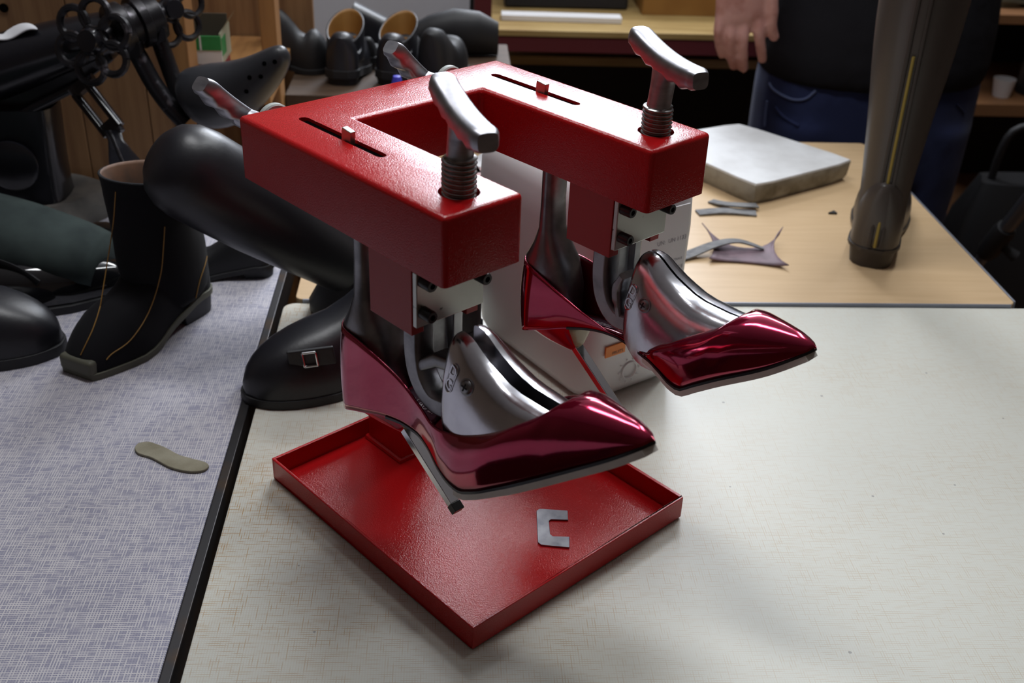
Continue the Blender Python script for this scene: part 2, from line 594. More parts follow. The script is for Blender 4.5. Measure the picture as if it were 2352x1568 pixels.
bench('workbench', 'cream laminate workbench with fine crosshatch under the red stretcher', -0.031, 0.800, -0.2190, 0.320, 0.0, 0.03, CREAM)
t, hx, hy, zt = bench('workbench', 'grey blue woven pattern workbench on the left carrying black boots', -0.95, -0.0455, -0.62, 0.658, 0.0, 0.03, WEAVE, r=0.002)
box('edge_strip', hx + 0.0005, hx + 0.0085, -hy, hy, zt - 0.032, zt + 0.0012, EDGED, t, 0.001)
t, hx, hy, zt = bench('workbench', 'tan beech table with grey edging behind the cream bench', -0.02, 0.776, 0.3235, 0.845, 0.003, 0.024, TAN, r=0.008)
box('edge_strip', -hx + 0.008, hx - 0.006, -hy - 0.0025, -hy - 0.0002, zt - 0.026, zt + 0.0006, EDGE, t, 0.0006)
box('edge_strip', hx + 0.0002, hx + 0.0025, -hy + 0.006, hy - 0.02, zt - 0.026, zt + 0.0004, EDGE, t, 0.0006)

# ------------------------------------------------------------------ the red twin shoe stretcher (machine frame: x across, -y along the arms)
W_, D_, AW, BW, HT, HZ = 0.235, 0.2192, 0.0605, 0.0514, 0.0439, 0.3142
st = thing('shoe_stretcher', 'red steel two-armed shoe stretcher with square drip tray on cream bench', 'shoe stretcher', (0, 0, 0), ROTM)

# tray: floor and four thin upright sides
TX0, TX1, TY0, TY1, TH = 0.0071, 0.2279, -0.2432, 0.0092, 0.0208
g = G()
tw = 0.0022
for q in ((TX0, TX1, TY0, TY0 + tw), (TX0, TX1, TY1 - tw, TY1), (TX0, TX0 + tw, TY0 + tw, TY1 - tw), (TX1 - tw, TX1, TY0 + tw, TY1 - tw)):
    g.add(*boxg(*q, 0.0012, TH))
g.add(*boxg(TX0 + tw, TX1 - tw, TY0 + tw, TY1 - tw, 0.0012, 0.0034))
mk('tray', g.v, g.f, RED, st, bevel=0.0006)
# column with weld bead
box('column', 0.099, 0.136, -0.044, 0.003, 0.0034, HZ - HT, RED, st, 0.002)
g = G()
g.add(*tubeg([V(0.099, 0.004, 0.0045), V(0.0985, -0.044, 0.0045), V(0.136, -0.0445, 0.0045), V(0.1365, 0.004, 0.0045)], 0.0028, 8))
mk('weld_bead', g.v, g.f, RED, st)
# U frame
poly = [(0, 0), (W_, 0), (W_, -D_), (W_ - AW, -D_), (W_ - AW, -BW), (AW, -BW), (AW, -D_), (0, -D_)]
v, f = prismg(poly, HZ - HT, HZ)
bm = bmesh.new()
bv = [bm.verts.new(p) for p in v]
for q in f:
    bm.faces.new([bv[i] for i in q])
bmesh.ops.recalc_face_normals(bm, faces=bm.faces)
bm.normal_update()
es = [e for e in bm.edges if abs(e.verts[0].co.z - HZ) < 1e-6 and abs(e.verts[1].co.z - HZ) < 1e-6]
es += [e for e in bm.edges if abs(e.verts[0].co.z - e.verts[1].co.z) > 0.01]
bmesh.ops.bevel(bm, geom=es, offset=0.0034, segments=4, profile=0.5, affect='EDGES')
me = bpy.data.meshes.new('frame')
bm.to_mesh(me)
bm.free()
me.materials.append(RED)
fr = bpy.data.objects.new('frame', me)
COL.objects.link(fr)
SLX = (0.0315, 0.2048)
HOLES = ((0.0317, -0.1943), (0.2065, -0.1938))
cuts = []
for x in SLX:
    sl = [(x - 0.0036, -0.0325), (x - 0.0025, -0.0298), (x, -0.0286), (x + 0.0025, -0.0298), (x + 0.0036, -0.0325), (x + 0.0036, -0.1190), (x + 0.0025, -0.1217), (x, -0.1229), (x - 0.0025, -0.1217), (x - 0.0036, -0.1190)]
    cuts.append(prismg(sl, HZ - 0.03, HZ + 0.01))
for x, y in HOLES:
    cuts.append(latheg([(0.0125, HZ - 0.035), (0.0125, HZ + 0.01)], 32, Matrix.Translation((x, y, 0))))
boolcut(fr, cuts)
fr.parent = st
for x in SLX:
    o = box('slot_dark_fill', x - 0.0035, x + 0.0035, -0.1205, -0.031, HZ - 0.0295, HZ - 0.0022, BLACK, st, 0)  # black block put in for the dark depth of the slot
    M_ = Matrix.Translation((x, -0.0835, HZ - 0.004)) @ Matrix.Rotation(0.12, 4, 'X')
    v, f = boxg(-0.0022, 0.0022, -0.0048, 0.0048, 0, 0.0115)
    mk('slot_pointer', [M_ @ Vector(p) for p in v], f, ZINC, st, bevel=0.0006)


def thread_mesh(r0, r1, z0, z1, pitch, n=40):
    rings = []
    nz = int((z1 - z0) / pitch * 8)
    for i in range(nz + 1):
        z = z0 + (z1 - z0) * i / nz
        ring = []
        for k in range(n):
            ph = ((z / pitch) + k / n) % 1.0
            r = r0 + (r1 - r0) * (0.5 - 0.5 * math.cos(2 * PI * ph)) ** 0.7
            a = 2 * PI * k / n
            ring.append(V(r * math.cos(a), r * math.sin(a), z))
        rings.append(ring)
    return loftg(rings)


def t_handle(parent, L, R, cz, axis, name='hand_grip'):
    """curved T grip from L to R (points) with scalloped underside and a neck down to axis point"""
    L, R, c = Vector(L), Vector(R), Vector(axis)
    mid = (L + R) / 2
    n = 25
    pts, rr = [], []
    for i in range(n):
        t = i / (n - 1)
        p = L.lerp(R, t)
        s = 2 * t - 1
        p = p - Vector((0, 0, 1)) * (0.0045 * (1 - s * s))
        pts.append(p)
    fr_ = frames(pts, (0, 0, 1))
    rings = []
    for i, (q, tt, u, sd) in enumerate(fr_):
        t = i / (n - 1)
        e = 1.0
        if i == 0 or i == n - 1:
            e = 0.72
        elif i == 1 or i == n - 2:
            e = 0.94
        sc = 0.0012 * math.cos(t * 2 * PI * 6)
        ring = []
        for k in range(20):
            a = 2 * PI * k / 20
            ca, sa = math.cos(a), math.sin(a)
            ca = math.copysign(abs(ca) ** 0.55, ca)
            sa = math.copysign(abs(sa) ** 0.55, sa)
            hgt = 0.0066 * e if ca > 0 else (0.0076 + sc) * e
            ring.append(q + u * (hgt * ca) + sd * (0.0085 * e * sa))
        rings.append(ring)
    g = G().add(*loftg(rings))
    top = mid - Vector((0, 0, 0.006))
    down = (c - top)
    g.add(*tubeg([top + down * k for k in (0, 0.15, 0.4, 0.75, 1.0)], [(0.013, 0.0078), (0.0108, 0.0078), (0.0085, 0.0080), (0.0080, 0.0080), (0.0082, 0.0082)], 20, up=(R - L).normalized()))
    return mk(name, g.v, g.f, HANDLE, parent)


for i, ((x, y), L, R) in enumerate(zip(HOLES, ((0.0456, -0.1595, 0.3700), (0.2205, -0.1570, 0.3710)), ((0.0215, -0.2298, 0.3570), (0.2000, -0.2310, 0.3595)))):
    v, f = thread_mesh(0.0086, 0.0106, HZ - 0.03, HZ + (0.0215 if i == 0 else 0.0175), 0.0029)
    o = mk('clamp_screw', [Vector(p) + V(x, y, 0) for p in v], f, THREAD, st, sharp=0)
    t_handle(o, L, R, 0, (x, y, HZ + 0.016))
# rear T-handles behind the back bar with pale discs on their spindles
for x in (0.029, 0.190):
    sp = tube('rear_spindle', [V(x, 0.0, 0.291), V(x, 0.034, 0.297)], 0.006, THREAD, st, 16)
    t_handle(sp, (x - 0.039, 0.028, 0.3315), (x + 0.030, 0.044, 0.276), 0, (x, 0.022, 0.296))
    lathe('spindle_disc', [(0.0, 0), (0.0125, 0), (0.0135, 0.001), (0.0135, 0.005), (0.012, 0.0065), (0.0, 0.0065)], GREYCAP, sp, 32, Matrix.Translation((x + 0.008, 0.012, 0.298)) @ Matrix.Rotation(-PI / 2, 4, 'X'))

# hangers, plates, bolts, stems, toe lasts and heel lasts for both arms
LAST_ZT = interp([(0.2040, 0.2290), (0.212, 0.2285), (0.232, 0.2180), (0.260, 0.2095), (0.284, 0.2092), (0.305, 0.2140), (0.322, 0.2190)])
LAST_ZB = interp([(0.2040, 0.1760), (0.212, 0.160), (0.232, 0.1520), (0.260, 0.1590), (0.284, 0.1735), (0.305, 0.1890), (0.322, 0.2020)])
LAST_W = interp([(0.2040, 0.0215), (0.212, 0.0245), (0.232, 0.0285), (0.260, 0.0295), (0.284, 0.0245), (0.305, 0.0170), (0.322, 0.0100)])


def last_half(side, gap, sh):
    ss = [0.2046, 0.2050, 0.2060, 0.208, 0.211, 0.215, 0.219, 0.225, 0.232, 0.24, 0.25, 0.26, 0.27, 0.28, 0.29, 0.30, 0.31, 0.32]
    rings = []
    for i, s in enumerate(ss):
        zt, zb, w = LAST_ZT(s), LAST_ZB(s), LAST_W(s)
        e = (0.90, 0.955, 0.985)[i] if i < 3 else 1.0
        zm = (zt + zb) / 2
        zt, zb = zm + (zt - zm) * e, zm + (zb - zm) * e
        g0 = gap / 2
        w = max(w * e, g0 + 0.004)
        ring = [V(g0, -s, zb), V(g0 + (w - g0) * 0.6, -s, zb)]
        for k in range(21):
            a = PI / 2 * k / 20
            ring.append(V(g0 + (w - g0) * math.cos(a) ** 0.72, -s, zb + (zt - zb) * (0.05 + 0.95 * math.sin(a) ** 1.12)))
        ring[-1] = V(g0, -s, zt)
        rings.append([V(p.x * side, p.y + sh, p.z) for p in ring])
    return loftg(rings)


for ai, (cx, hx0, hx1) in enumerate(((0.031, 0.0003, 0.0535), (0.2045, 0.1757, 0.229))):
    gap = 0.0105 if ai == 0 else 0.0022
    zb, zt = 0.226, HZ - HT
    yf, yb = -0.1885, -0.146
    g = G()
    g.add(*boxg(hx0, hx0 + 0.0095, yf, yb, zb, zt))
    g.add(*boxg(hx1 - 0.0095, hx1, yf, yb, zb, zt))
    g.add(*boxg(hx0 + 0.0095, hx1 - 0.0095, yb - 0.008, yb, zb + 0.004, zt))
    hg = mk('hanger', g.v, g.f, RED2, st, bevel=0.0004)
    pl = box('face_plate', hx0 - 0.0005 + 0.001, hx1 + 0.001, yf - 0.0042, yf - 0.0002, zb + 0.0065, zt - 0.0005, ZINC, st, 0.0008)
    for bx_, bz_ in ((hx0 + 0.0055, zb + 0.0375), (hx0 + 0.0055, zb + 0.0165), (hx1 - 0.0045, zb + 0.0285)):
        M_ = Matrix.Translation((bx_, yf - 0.0042, bz_)) @ Matrix.Rotation(PI / 2, 4, 'X')
        b_ = lathe('bolt', [(0.0, 0), (0.0040, 0), (0.0040, 0.0086), (0.0035, 0.0094), (0.0019, 0.0094), (0.0019, 0.006), (0.0, 0.006)], BOLT, pl, 20, M_)
    # J-shaped stem
    path = spline([V(cx, -0.172, 0.262), V(cx, -0.172, 0.225), V(cx, -0.1725, 0.200), V(cx, -0.178, 0.184), V(cx, -0.191, 0.1745), V(cx, -0.212, 0.178)], 6)
    rings = []
    for q, tt, u, sd in frames(path, (1, 0, 0)):
        ring = []
        for (a, b_) in ((-0.020, -0.006), (-0.017, -0.0085), (0.017, -0.0085), (0.020, -0.006), (0.020, 0.005), (0.016, 0.0075), (0.010, 0.0075), (0.008, 0.003), (-0.004, 0.003), (-0.006, 0.0075), (-0.016, 0.0075), (-0.020, 0.005)):
            ring.append(q + u * a + sd * b_)
        rings.append(ring)
    v, f = loftg(rings)
    stem = mk('stem', v, f, STEELD, st, bevel=0.0008)
    for side in (-1, 1):
        v, f = last_half(side, gap, 0.0 if ai == 0 else 0.0045)
        h = mk('toe_last_half', [Vector(p) + V(cx, 0, 0) for p in v], f, STEEL, st, sharp=50)
        if side < 0:
            # side screw and raised oval with letters, set on the flank
            MI = MROT.inverted()

            def flank(u_, v_):
                hit, loc, nr, _ = h.ray_cast(MI @ CAM, (MI.to_3x3() @ ray(u_, v_)).normalized())
                zax = nr.normalized()
                yax = (V(0, -0.18, 1) - zax * zax.dot(V(0, -0.18, 1))).normalized()
                xax = yax.cross(zax)
                return Matrix(((xax.x, yax.x, zax.x, loc.x), (xax.y, yax.y, zax.y, loc.y), (xax.z, yax.z, zax.z, loc.z), (0, 0, 0, 1)))
            fm = flank(*((1072, 889), (1480, 701))[ai])
            sc = lathe('side_screw', [(0.0055, -0.003), (0.0055, 0.0003), (0.0046, 0.0005), (0.0043, 0.0013), (0.003, 0.0022), (0.0, 0.0026)], STEELD, h, 24, fm)
            g = G()
            g.add(*boxg(-0.0024, 0.0024, -0.0004, 0.0004, 0.0019, 0.0028), M=fm)
            g.add(*boxg(-0.0004, 0.0004, -0.0024, 0.0024, 0.0019, 0.0028), M=fm)
            mk('screw_cross', g.v, g.f, BOLT, sc, smooth=False)
            fm = flank(*((1037, 868), (1449, 682))[ai])
            ov = []
            for k in range(28):
                a = 2 * PI * k / 28
                ov.append(V(0.0036 * math.cos(a), 0.0046 * math.sin(a) + math.copysign(0.0055, math.sin(a)), 0.0))
            g = G().add(*tubeg(ov + [ov[0]], 0.0005, 6, up=(0, 0, 1)), M=fm)
            mk('oval_rim', g.v, g.f, STEEL, h)
            for ch, dz in (('D', 0.0048), ('G', -0.0048)):
                v, f = textg(ch, 0.0100, 0.0005)
                mk('raised_letter', [fm @ (Vector(p) + V(0, dz, 0.0001)) for p in v], f, STEEL, h, smooth=False)
    # expander wedge between the halves
    if ai == 0:
        tube('expander_wedge', [V(cx - 0.011, -0.1775, 0.1945), V(cx - 0.011, -0.194, 0.2060), V(cx - 0.010, -0.214, 0.2090)], [(0.0042, 0.0075), (0.0048, 0.0075), (0.0040, 0.007)], STEELD, st, 16, p=5.0, up=(0, 0, 1))
    else:
        tube('expander_wedge', spline([V(cx - 0.0135, -0.194, 0.178), V(cx - 0.0135, -0.191, 0.190), V(cx - 0.0135, -0.190, 0.200), V(cx - 0.0135, -0.1945, 0.211)], 4), [(0.003, 0.007)] * 4 + [(0.0042, 0.008)] * 6 + [(0.003, 0.008)] * 3, STEELD, st, 16, p=3.5, up=(0, -1, 0.2))
    # heel last on its bar
    rings = []
    for z, yc, rx, ry in ((HZ - HT + 0.01, -0.103, 0.011, 0.0065), (0.235, -0.103, 0.011, 0.0065), (0.213, -0.1035, 0.012, 0.0075), (0.200, -0.105, 0.0155, 0.013), (0.188, -0.106, 0.0185, 0.021), (0.170, -0.107, 0.0200, 0.0255), (0.150, -0.109, 0.0195, 0.025), (0.142, -0.110, 0.0175, 0.022)):
        rings.append([V(cx + rx * math.copysign(abs(math.cos(a)) ** 0.8, math.cos(a)), yc + ry * math.copysign(abs(math.sin(a)) ** 0.8, math.sin(a)), z) for a in [2 * PI * k / 28 for k in range(28)]])
    v, f = loftg(rings)
    mk('heel_last', v, f, STEELD, st, sharp=50)

# ------------------------------------------------------------------ the two burgundy stiletto pumps (modelled in the pose they hang in)
# tables along the shoe: lateral (outer) side, then medial (inner) side with its open waist
FZS = {0: interp([(0.0847, 0.1185), (0.0905, 0.1212), (0.102, 0.1270), (0.123, 0.1345), (0.143, 0.1405), (0.166, 0.1440), (0.188, 0.1440), (0.204, 0.1420), (0.2245, 0.1395), (0.2370, 0.1395), (0.249, 0.1450), (0.269, 0.1580), (0.291, 0.1735), (0.313, 0.1895), (0.335, 0.2060), (0.354, 0.2222)]),
       1: interp([(0.0847, 0.1185), (0.0905, 0.1212), (0.102, 0.1275), (0.123, 0.1370), (0.143, 0.1465), (0.165, 0.1550), (0.184, 0.1605), (0.2085, 0.1650), (0.2271, 0.1675), (0.2421, 0.1690), (0.2542, 0.1665), (0.264, 0.1630), (0.2724, 0.1620), (0.283, 0.1690), (0.2976, 0.1795), (0.3274, 0.1990), (0.348, 0.2166), (0.354, 0.2222)])}
FWS = {0: interp([(0.1047, 0.0250), (0.125, 0.0240), (0.150, 0.0210), (0.175, 0.0195), (0.195, 0.0240), (0.215, 0.0310), (0.235, 0.0350), (0.250, 0.0350), (0.270, 0.0315), (0.292, 0.0255), (0.313, 0.0185), (0.335, 0.0112), (0.346, 0.0070), (0.3515, 0.0042), (0.354, 0.0008)]),
       1: interp([(0.1047, 0.0245), (0.125, 0.0225), (0.150, 0.0190), (0.175, 0.0168), (0.195, 0.0180), (0.215, 0.0230), (0.235, 0.0295), (0.250, 0.0330), (0.270, 0.0345), (0.292, 0.0290), (0.313, 0.0210), (0.335, 0.0120), (0.346, 0.0072), (0.3515, 0.0042), (0.354, 0.0008)])}
TZS = {0: interp([(0.083, 0.1870), (0.098, 0.1880), (0.115, 0.1880), (0.132, 0.1865), (0.151, 0.1820), (0.168, 0.1765), (0.184, 0.1695), (0.198, 0.1655), (0.212, 0.1680), (0.226, 0.1725), (0.2426, 0.1805), (0.262, 0.1925), (0.2757, 0.2035), (0.2868, 0.2125), (0.2950, 0.2215), (0.2985, 0.2258)]),
       1: interp([(0.083, 0.1870), (0.098, 0.1855), (0.1146, 0.1815), (0.130, 0.1770), (0.1439, 0.1725), (0.1612, 0.1670), (0.175, 0.1640), (0.186, 0.1628), (0.2085, 0.1665), (0.2271, 0.1690), (0.2385, 0.1705), (0.2430, 0.1800), (0.26, 0.1930), (0.2714, 0.2015), (0.2868, 0.2125), (0.2950, 0.2215), (0.2985, 0.2258)])}
TWS = {0: interp([(0.103, 0.0205), (0.13, 0.0225), (0.16, 0.0215), (0.185, 0.0225), (0.212, 0.0275), (0.2426, 0.0275), (0.262, 0.0255), (0.2757, 0.0215), (0.2868, 0.0150), (0.2950, 0.0075), (0.2985, 0.0)]),
       1: interp([(0.103, 0.0205), (0.13, 0.0205), (0.15, 0.0188), (0.175, 0.0168), (0.195, 0.0180), (0.215, 0.0230), (0.235, 0.0293), (0.2430, 0.0305), (0.26, 0.0275), (0.2714, 0.0225), (0.2868, 0.0145), (0.2950, 0.0072), (0.2985, 0.0)])}
RZ = interp([(0.2985, 0.2258), (0.311, 0.2283), (0.324, 0.2285), (0.338, 0.2280), (0.347, 0.2265), (0.352, 0.2247), (0.3545, 0.2232)])


def pump(name, label, cx, scale, pitch, mirror):
    t = thing(name, label, 'shoe', (0, 0, 0), 0, 'burgundy pumps on the stretcher')
    anchor = V(cx, -0.0765, 0.163)
    t.matrix_world = MROT @ Matrix.Translation(anchor)

    def X(lat, s, z):
        c = 0.0035 * max(0.0, (s - 0.21) / 0.144) ** 1.5 * mirror
        p = V(lat + c, -(s - 0.0765) * scale, (z - 0.163) * scale)
        return Matrix.Rotation(pitch, 3, 'X') @ p
    us = [0.0, 0.02, 0.04, 0.06, 0.08, 0.10, 0.12, 0.15] + [0.15 + 0.85 * k / 60 for k in range(1, 61)]
    NV = 14
    SE, ST = 0.290, 0.2985       # where the vamp starts on the edge and on the topline

    def kind(side):
        return 1 if side == mirror else 0

    def edge(u, side):
        k = kind(side)
        if u <= 0.15:
            th = u / 0.15 * PI / 2
            sE = 0.0905 + 0.0142 * (1 - math.cos(th))
            return sE, FWS[k](0.1047) * math.sin(th), FZS[k](sE)
        sE = 0.1047 + (0.354 - 0.1047) * (u - 0.15) / 0.85
        return sE, FWS[k](sE), FZS[k](sE)

    def floor_at(s, x):
        """height and half width of the footbed line at s, x in -1..1"""
        a, b = FZS[kind(-1)](s), FZS[kind(1)](s)
        wa, wb = FWS[kind(-1)](s), FWS[kind(1)](s)
        q = (x + 1) / 2
        return (wa * x if x < 0 else wb * x), a + (b - a) * q

    def row(u, side):
        k = kind(side)
        sE, wE, zE = edge(u, side)
        if u <= 0.15:
            th = u / 0.15 * PI / 2
            sT, wT = 0.083 + 0.020 * (1 - math.cos(th)), 0.0205 * math.sin(th)
            zT = TZS[k](sT)
            C = V(wE * side * 1.07, (sE + (sT - sE) * 0.35) * math.sin(th) + ((sE + sT) / 2 - 0.0185) * (1 - math.sin(th)), (zE + zT) / 2 - 0.009 * math.cos(th))
        else:
            if sE <= SE:
                sT = 0.103 + (ST - 0.103) * (sE - 0.1047) / (SE - 0.1047)
                wT, zT = TWS[k](sT), TZS[k](sT)
            else:
                sT = ST + (0.3545 - ST) * (sE - SE) / (0.354 - SE)
                wT, zT = 0.0, RZ(sT)
            zT = max(zT, zE + 0.0012)
            full = min(1.0, max(0.0, (sE - 0.20) / 0.06))
            h = zT - zE
            hk = min(1.0, h / 0.02)
            C = V(side * (wE * (1 + (0.07 + 0.15 * full) * hk)), sE + (sT - sE) * 0.35, zE + h * (0.50 + 0.42 * full))
        E, T = V(wE * side, sE, zE), V(wT * side, sT, zT)
        return [(1 - v) ** 2 * E + 2 * v * (1 - v) * C + v * v * T for v in [j / (NV - 1) for j in range(NV)]]
    rows = [row(u, -1) for u in reversed(us)] + [row(u, 1) for u in us[1:]]
    rings = [[X(p.x, p.y, p.z) for p in r] for r in rows]
    v, f = loftg(rings, False, False)
    up = mk('upper', v, f, None, t, solid=0.0014, sharp=0, mats=[PATENT, LININGR])
    up.modifiers['solid'].material_offset = 1
    up.modifiers['solid'].material_offset_rim = 0
    nn = 7

    def strip(dz0, dz1, inset, s0, s1):
        rings = []
        for u in us:
            (sE, wl, zl), (_, wr_, zr) = edge(u, -1), edge(u, 1)
            if sE < s0 or sE > s1:
                continue
            e = 0.002
            sl = (sum(FZS[k](sE + e) - FZS[k](sE - e) for k in (0, 1)) / 2) / (2 * e)
            nrm = V(0, sl, -1).normalized()
            lr = []
            for dz in (dz0, dz1):
                lst = []
                for j in range(nn):
                    q = j / (nn - 1)
                    lat = -max(0.0002, wl - inset) * (1 - q) + max(0.0002, wr_ - inset) * q
                    lst.append(X(lat, sE + nrm.y * dz, zl + (zr - zl) * q + nrm.z * dz))
                lr.append(lst)
            rings.append(lr[0] + list(reversed(lr[1])))
        return loftg(rings)
    v, f = strip(-0.0004, 0.0014, -0.0004, 0.143, 0.356)
    mk('welt', v, f, SOLEB, t, sharp=40)
    v, f = strip(0.0014, 0.0056, -0.0002, 0.232, 0.3515)
    mk('outsole', v, f, SOLEC, t, sharp=40)
    v, f = strip(-0.0006, 0.0008, 0.0002, 0.0900, 0.150)
    mk('heel_seat', v, f, PATENT, t, sharp=40)
    # insole with logo patch
    rws = []
    for k in range(34):
        s = 0.092 + (0.262 - 0.092) * k / 33
        tap = math.sqrt(max(0.02, 1 - ((0.107 - s) / 0.020) ** 2)) if s < 0.107 else 1.0
        r_ = []
        for j in range(7):
            x = 2 * j / 6 - 1
            lat, z = floor_at(s, x)
            r_.append(X(lat * 0.93 * tap, s, z + 0.0030 + 0.0012 * (1 - x * x)))
        rws.append(r_)
    v, f = loftg(rws, False, False)
    ins = mk('insole', v, f, INSOLE, t, sharp=0, solid=0.0012)

    def bed(lat, s, dz):
        w = FWS[kind(1 if lat > 0 else -1)](s)
        x = max(-1, min(1, lat / w))
        return X(lat, s, floor_at(s, x)[1] + 0.0042 + 0.0012 * (1 - x * x) * 0 + dz)
    rws = []
    for k in range(11):
        s = 0.138 + 0.048 * k / 10
        rws.append([bed(0.0105 * (2 * j / 6 - 1) - 0.001, s, 0.0003) for j in range(7)])
    v, f = loftg(rws, False, False)
    lp = mk('logo_patch', v, f, LOGO, ins, sharp=0, solid=0.0003)
    v, f = textg('CASADEI', 0.0088)
    mk('lettering', [bed(-0.0045 + p.y, 0.162 + p.x * 0.98, 0.0010) for p in v], f, LOGOT, lp, smooth=False)
    # heel: cup tapering from the seat into the blade
    a, b = V(0, 0.1345, 0.1250), V(0, 0.1965, 0.0825)
    d = (b - a).normalized()
    nrm = V(0, -d.z, d.y)
    seat = []
    for k in range(28):
        th = 2 * PI * k / 28
        sx = 0.1195 + 0.0285 * math.cos(th)
        side = 1 if math.sin(th) > 0 else -1
        sx = min(sx, 0.1455)
        lat = math.sin(th) * 0.0225 * (1.0 if sx < 0.125 else 1.0 - 0.25 * (sx - 0.125) / 0.02)
        z = (FZS[0](sx) + FZS[1](sx)) / 2 + (FZS[kind(side)](sx) - (FZS[0](sx) + FZS[1](sx)) / 2) * abs(math.sin(th))
        seat.append(V(lat, sx, z + 0.0005))
    end = []
    for k in range(28):
        th = 2 * PI * k / 28
        ct = math.copysign(abs(math.cos(th)) ** 0.5, math.cos(th))
        sn = math.copysign(abs(math.sin(th)) ** 0.5, math.sin(th))
        p = a.lerp(b, 0.12) + nrm * (0.0036 * ct)
        end.append(V(0.0046 * sn, p.y, p.z))
    rws = []
    for k in range(9):
        q = k / 8
        rws.append([X(*(seat[i].lerp(end[i], q) + V(0, -0.0035 * math.sin(PI * q) * max(0, -math.cos(2 * PI * i / 28)) , -0.0030 * math.sin(PI * q) * max(0, -math.cos(2 * PI * i / 28))))) for i in range(28)])
    v, f = loftg(rws)
    mk('heel_cup', v, f, PATENT, t, sharp=60)
    rws = []
    for q, w in ((0.02, 0.0150), (0.25, 0.0128), (0.5, 0.0100), (0.75, 0.0074), (0.97, 0.0050)):
        c = seat[0].lerp(end[0], q)
        rws.append([X(w * x, c.y + 0.0016 - 0.0012 * x * x, c.z) for x in (-1, -0.5, 0, 0.5, 1)])
    v, f = loftg(rws, False, False)
    mk('heel_breast', v, f, BREAST, t, sharp=0, solid=0.0018)

    def stick(k0, k1, w, th):
        rings = []
        for k in (k0, k1):
            p = a.lerp(b, k)
            ww, tt = w * (1 - 0.12 * k), th * (1 - 0.1 * k)
            rings.append([X(ww * i, (p + nrm * tt * j).y, (p + nrm * tt * j).z) for i, j in ((-1, -1), (1, -1), (1, 1), (-1, 1))])
        return loftg(rings)
    v, f = stick(0.06, 0.945, 0.0042, 0.0032)
    mk('heel_blade', v, f, CHROME, t, bevel=0.0005)
    v, f = stick(0.945, 1.03, 0.0046, 0.0036)
    mk('heel_tip', v, f, SOLEB, t, bevel=0.0004)
    return t


pump('stiletto_pump', 'burgundy patent stiletto pump hanging in front, over the red tray', 0.031, 1.0, 0.0, 1)
pump('stiletto_pump', 'burgundy patent stiletto pump hanging behind, in front of the white canister', 0.2045, 0.965, 0.022, -1)

# ------------------------------------------------------------------ small things around the stretcher
o = prism('steel_shim', [(-0.0120, 0.0205), (-0.0095, 0.0230), (0.0130, 0.0210), (0.0125, 0.0095), (-0.001, 0.0100), (-0.0028, 0.008), (-0.0028, -0.008), (-0.0008, -0.0105), (0.0120, -0.0110), (0.0110, -0.0235), (-0.0105, -0.0205), (-0.0130, -0.0175)], 0, 0.0014, CSTEEL, None, bevel=0.0003)
o.location = (0.2260, -0.0585, 0.0036)
o.rotation_euler = (0, 0, math.radians(-1))
setp(o, 'grey C-shaped steel shim lying in the red tray', 'shim')

# beige felt pad on the left bench
pts = [(-0.036, 0.011), (-0.030, 0.0155), (-0.022, 0.0150), (-0.010, 0.0125), (0.004, 0.0075), (0.018, 0.0060), (0.030, 0.0052), (0.0355, 0.0015), (0.0350, -0.005), (0.029, -0.0095), (0.019, -0.0115), (0.006, -0.0105), (-0.006, -0.0065), (-0.016, -0.0035), (-0.028, -0.002), (-0.035, 0.004)]
pts = [(p.x, p.y) for p in spline([V(x, y, 0) for x, y in pts + [pts[0]]], 4)[:-1]]
o = prism('felt_pad', [(x * 1.02, y) for x, y in pts], 0, 0.0025, FELT, None, bevel=0.0008, loc=(-0.0905, 0.037, 0.0), rot=(0, 0, math.radians(-19)))
setp(o, 'beige felt pad with rounded ends lying on the grey woven bench', 'felt pad')

# ------------------------------------------------------------------ white canister with labels
cn = thing('canister', 'white plastic canister with printed labels behind the stretcher', 'canister', (0.268, 0.226, 0.0), math.radians(32))


def rr_ring(hx, hy, r, z, n=6):
    return [V(x, y, z) for x, y in rrect(-hx, hx, -hy, hy, r, n)]


rings = [rr_ring(0.045, 0.082, 0.022, 0.0), rr_ring(0.053, 0.090, 0.024, 0.004), rr_ring(0.057, 0.095, 0.024, 0.014), rr_ring(0.0585, 0.097, 0.022, 0.06), rr_ring(0.059, 0.098, 0.020, 0.16), rr_ring(0.058, 0.097, 0.020, 0.188), rr_ring(0.053, 0.092, 0.02, 0.200), rr_ring(0.040, 0.078, 0.02, 0.208), rr_ring(0.018, 0.03, 0.015, 0.212)]
v, f = loftg(rings)
mk('body', v, f, WHITEP, cn, sharp=60)
hb = tube('handle', spline([V(0, 0.075, 0.195), V(0, 0.070, 0.228), V(0, 0.03, 0.236), V(0, -0.005, 0.228), V(0, -0.010, 0.205)], 6), [(0.007, 0.010)] * 25, WHITEP, cn, 12)
lathe('cap', [(0.0, 0.0), (0.019, 0.0), (0.019, 0.014), (0.017, 0.017), (0.0, 0.017)], WHITEP, cn, 28, Matrix.Translation((0.0, -0.055, 0.2085)))
# paper label on the -y face (local), text lines on it
lf = -0.0985
lab = box('label', -0.0415, 0.0425, lf - 0.0009, lf + 0.0002, 0.088, 0.186, PAPER, cn, 0)


def ctext(s, size, x, z, m, al='L'):
    v, f = textg(s, size)
    w = max(p.x for p in v) - min(p.x for p in v)
    x0 = x + (w / 2 if al == 'L' else 0)
    return mk('printed_text', [V(x0 + p.x, lf - 0.0012, z + 0.030 + p.y) for p in v], f, m, lab, smooth=False)


